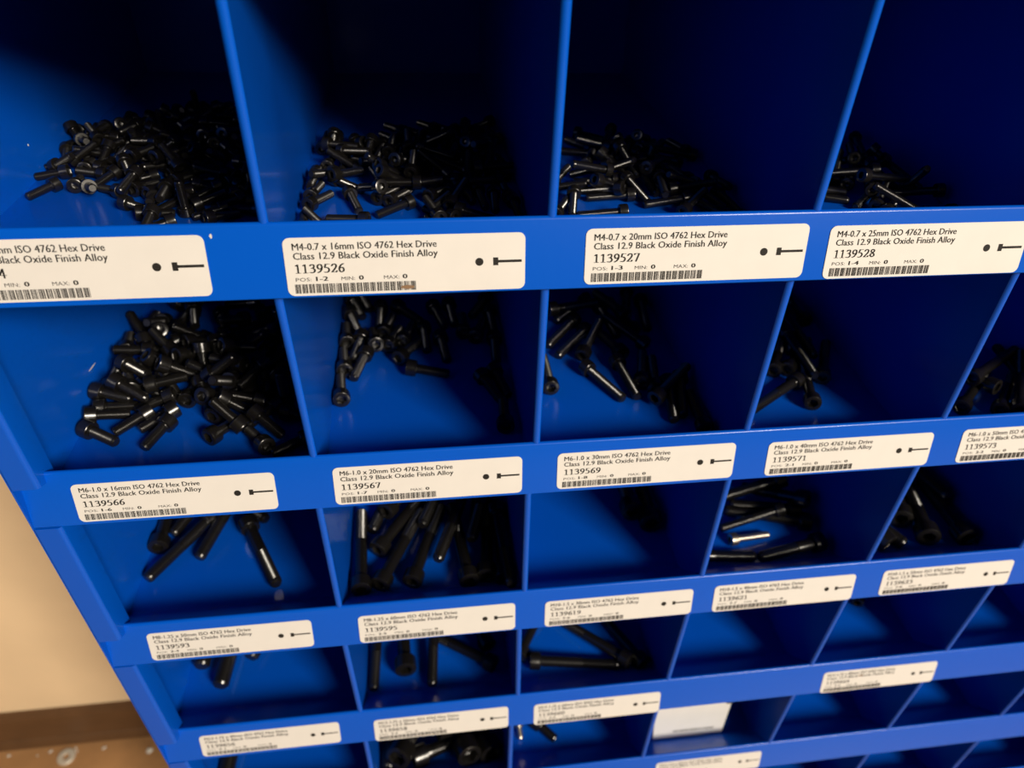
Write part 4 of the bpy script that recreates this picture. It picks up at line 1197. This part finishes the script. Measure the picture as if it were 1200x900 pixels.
ONE = {
    (1, 0, 0): 'short black cap screw farthest out from the heap above 1139524, tip pointing left',
    (1, 1, 9): 'short black cap screw lying flat along the lip above label 1139526',
    (1, 1, 10): 'short black cap screw standing out on bare blue floor above the words of label 1139526',
    (1, 2, 8): 'slim black cap screw lying closest to the lip and along it, above label 1139527',
    (2, 0, 0): 'stubby black cap screw at the lower left corner of the heap above label 1139566',
    (2, 0, 13): 'stubby black cap screw lowest in the left cluster above 1139566, tip down',
    (2, 0, 14): 'stubby black cap screw facing its socket out in the heap gap above label 1139566',
    (2, 1, 0): 'black cap screw nearest the lip beside the left divider, socket facing out, above label 1139567',
    (2, 1, 1): 'black cap screw second from the lip in the line along the divider above label 1139567',
    (2, 1, 2): 'black cap screw third from the lip in the line along the divider above label 1139567',
    (2, 1, 4): 'black cap screw slanting tip-down beside the line along the divider above label 1139567',
    (2, 1, 12): 'black cap screw lying crosswise by itself, head left, above the middle of label 1139567',
    (2, 2, 0): 'black cap screw facing its socket out beside the left divider, above label 1139569',
    (2, 2, 1): 'black cap screw lying slanted behind the one at the divider, above label 1139569',
    (2, 2, 6): 'black cap screw lying on the lit blue floor nearest the front, above label 1139569',
    (2, 2, 7): 'black cap screw lying just behind and parallel to the front one above label 1139569',
    (2, 3, 0): 'black cap screw facing its socket out, nearest the lip above label 1139571',
    (2, 3, 1): 'long black cap screw lying slanted with its tip at the divider above label 1139571',
    (3, 0, 0): 'large black cap screw facing its socket out, leftmost in the bin above label 1139593',
    (3, 0, 1): 'large black cap screw peeking out behind the longest slanting one above label 1139593',
    (3, 0, 2): 'large black cap screw slanting down left with tip nearest the lip above label 1139593',
    (3, 0, 3): 'large black cap screw tip-down, third from the left above label 1139593',
    (3, 0, 4): 'large black cap screw slanting down right by itself above label 1139593',
    (3, 0, 5): 'large black cap screw half hidden under label 1139566, right end of its group',
    (3, 1, 0): 'large black cap screw head-down along the left divider above label 1139595',
    (3, 1, 1): 'large black cap screw head-down, second from the left at the front above label 1139595',
    (3, 1, 2): 'large black cap screw with its head set back behind the first two, above label 1139595',
    (3, 1, 3): 'large black cap screw head-down, third from the left at the front above label 1139595',
    (3, 1, 5): 'large black cap screw lying on top, bright tip pointing down, above label 1139595',
    (3, 1, 6): 'large black cap screw, head at the front right of the bin above 1139595',
    (3, 2, 0): 'big black cap screw in shadow above label 1139619, the left one of two',
    (3, 2, 1): 'big black cap screw in shadow above label 1139619, the right one of two',
    (3, 3, 0): 'bright steel cap screw with a shiny round head among black ones above label 1139621',
    (3, 3, 1): 'black cap screw slanting, head at right, nearest the lip above label 1139621',
    (3, 3, 5): 'black cap screw with its tip sticking out from behind the divider above label 1139621',
    (3, 4, 0): 'large black cap screw facing its socket out, brightest head above label 1139623',
    (3, 4, 1): 'large black cap screw with a dim head, right end of the group above 1139623',
    (3, 4, 2): 'large black cap screw with its tip forward beside the divider above label 1139623',
    (4, 0, 0): 'thick black screw tip showing under the barcode of label 1139593, the shorter one',
    (4, 0, 1): 'thick black screw tip reaching farthest out below label 1139593',
    (4, 0, 2): 'thick black screw barely showing under label 1139593, right of the other two',
    (4, 1, 0): 'black cap screw tip-down by the left divider below label 1139595',
    (4, 1, 1): 'thick black cap screw facing its socket out below label 1139595',
    (4, 1, 2): 'black cap screw tip-down in the middle of the bin below label 1139595',
    (4, 1, 3): 'black cap screw lying slanted with its head at right below label 1139595',
    (4, 1, 4): 'black cap screw deepest in the right corner of the bin below label 1139595',
    (4, 2, 0): 'long black cap screw lying crosswise along the front of the bin below label 1139619',
    (4, 2, 1): 'long black cap screw slanting across the other one, below label 1139619',
    (4, 2, 2): 'long black cap screw in shadow, rightmost in the bin below label 1139619',
    (4, 2, 3): 'black cap screw showing only beside the left divider below label 1139619',
    (4, 4, 0): 'dark cap screw alone at the back of the bin below label 1139623',
    (5, 0, 0): 'thick black screw coming out under label 1139656 at the bottom of the picture',
    (5, 2, 0): 'small bright metal screw in the bin left of the fallen white card, by the divider',
    (5, 2, 1): 'small dark screw lying in the bin left of the fallen white card',
}
for (row, b), items in SCREWS.items():
    for d, L, thr, x, y, z, vx, vy, vz, sp, key in items:
        own = ONE.get((row, b, key)) if key >= 0 else None
        steel = (row, b, key) in ((3, 3, 0), (5, 2, 0))
        t = screw(d, L, thr, (x * MM, y * MM, Z0 + z * MM), (vx, vy, vz), sp, own or HEAP[(row, b)],
                  None if own else HEAP[(row, b)].replace('screw', 'screws', 1).replace(' in the', ' of the', 1), STEEL if steel else BLACK)
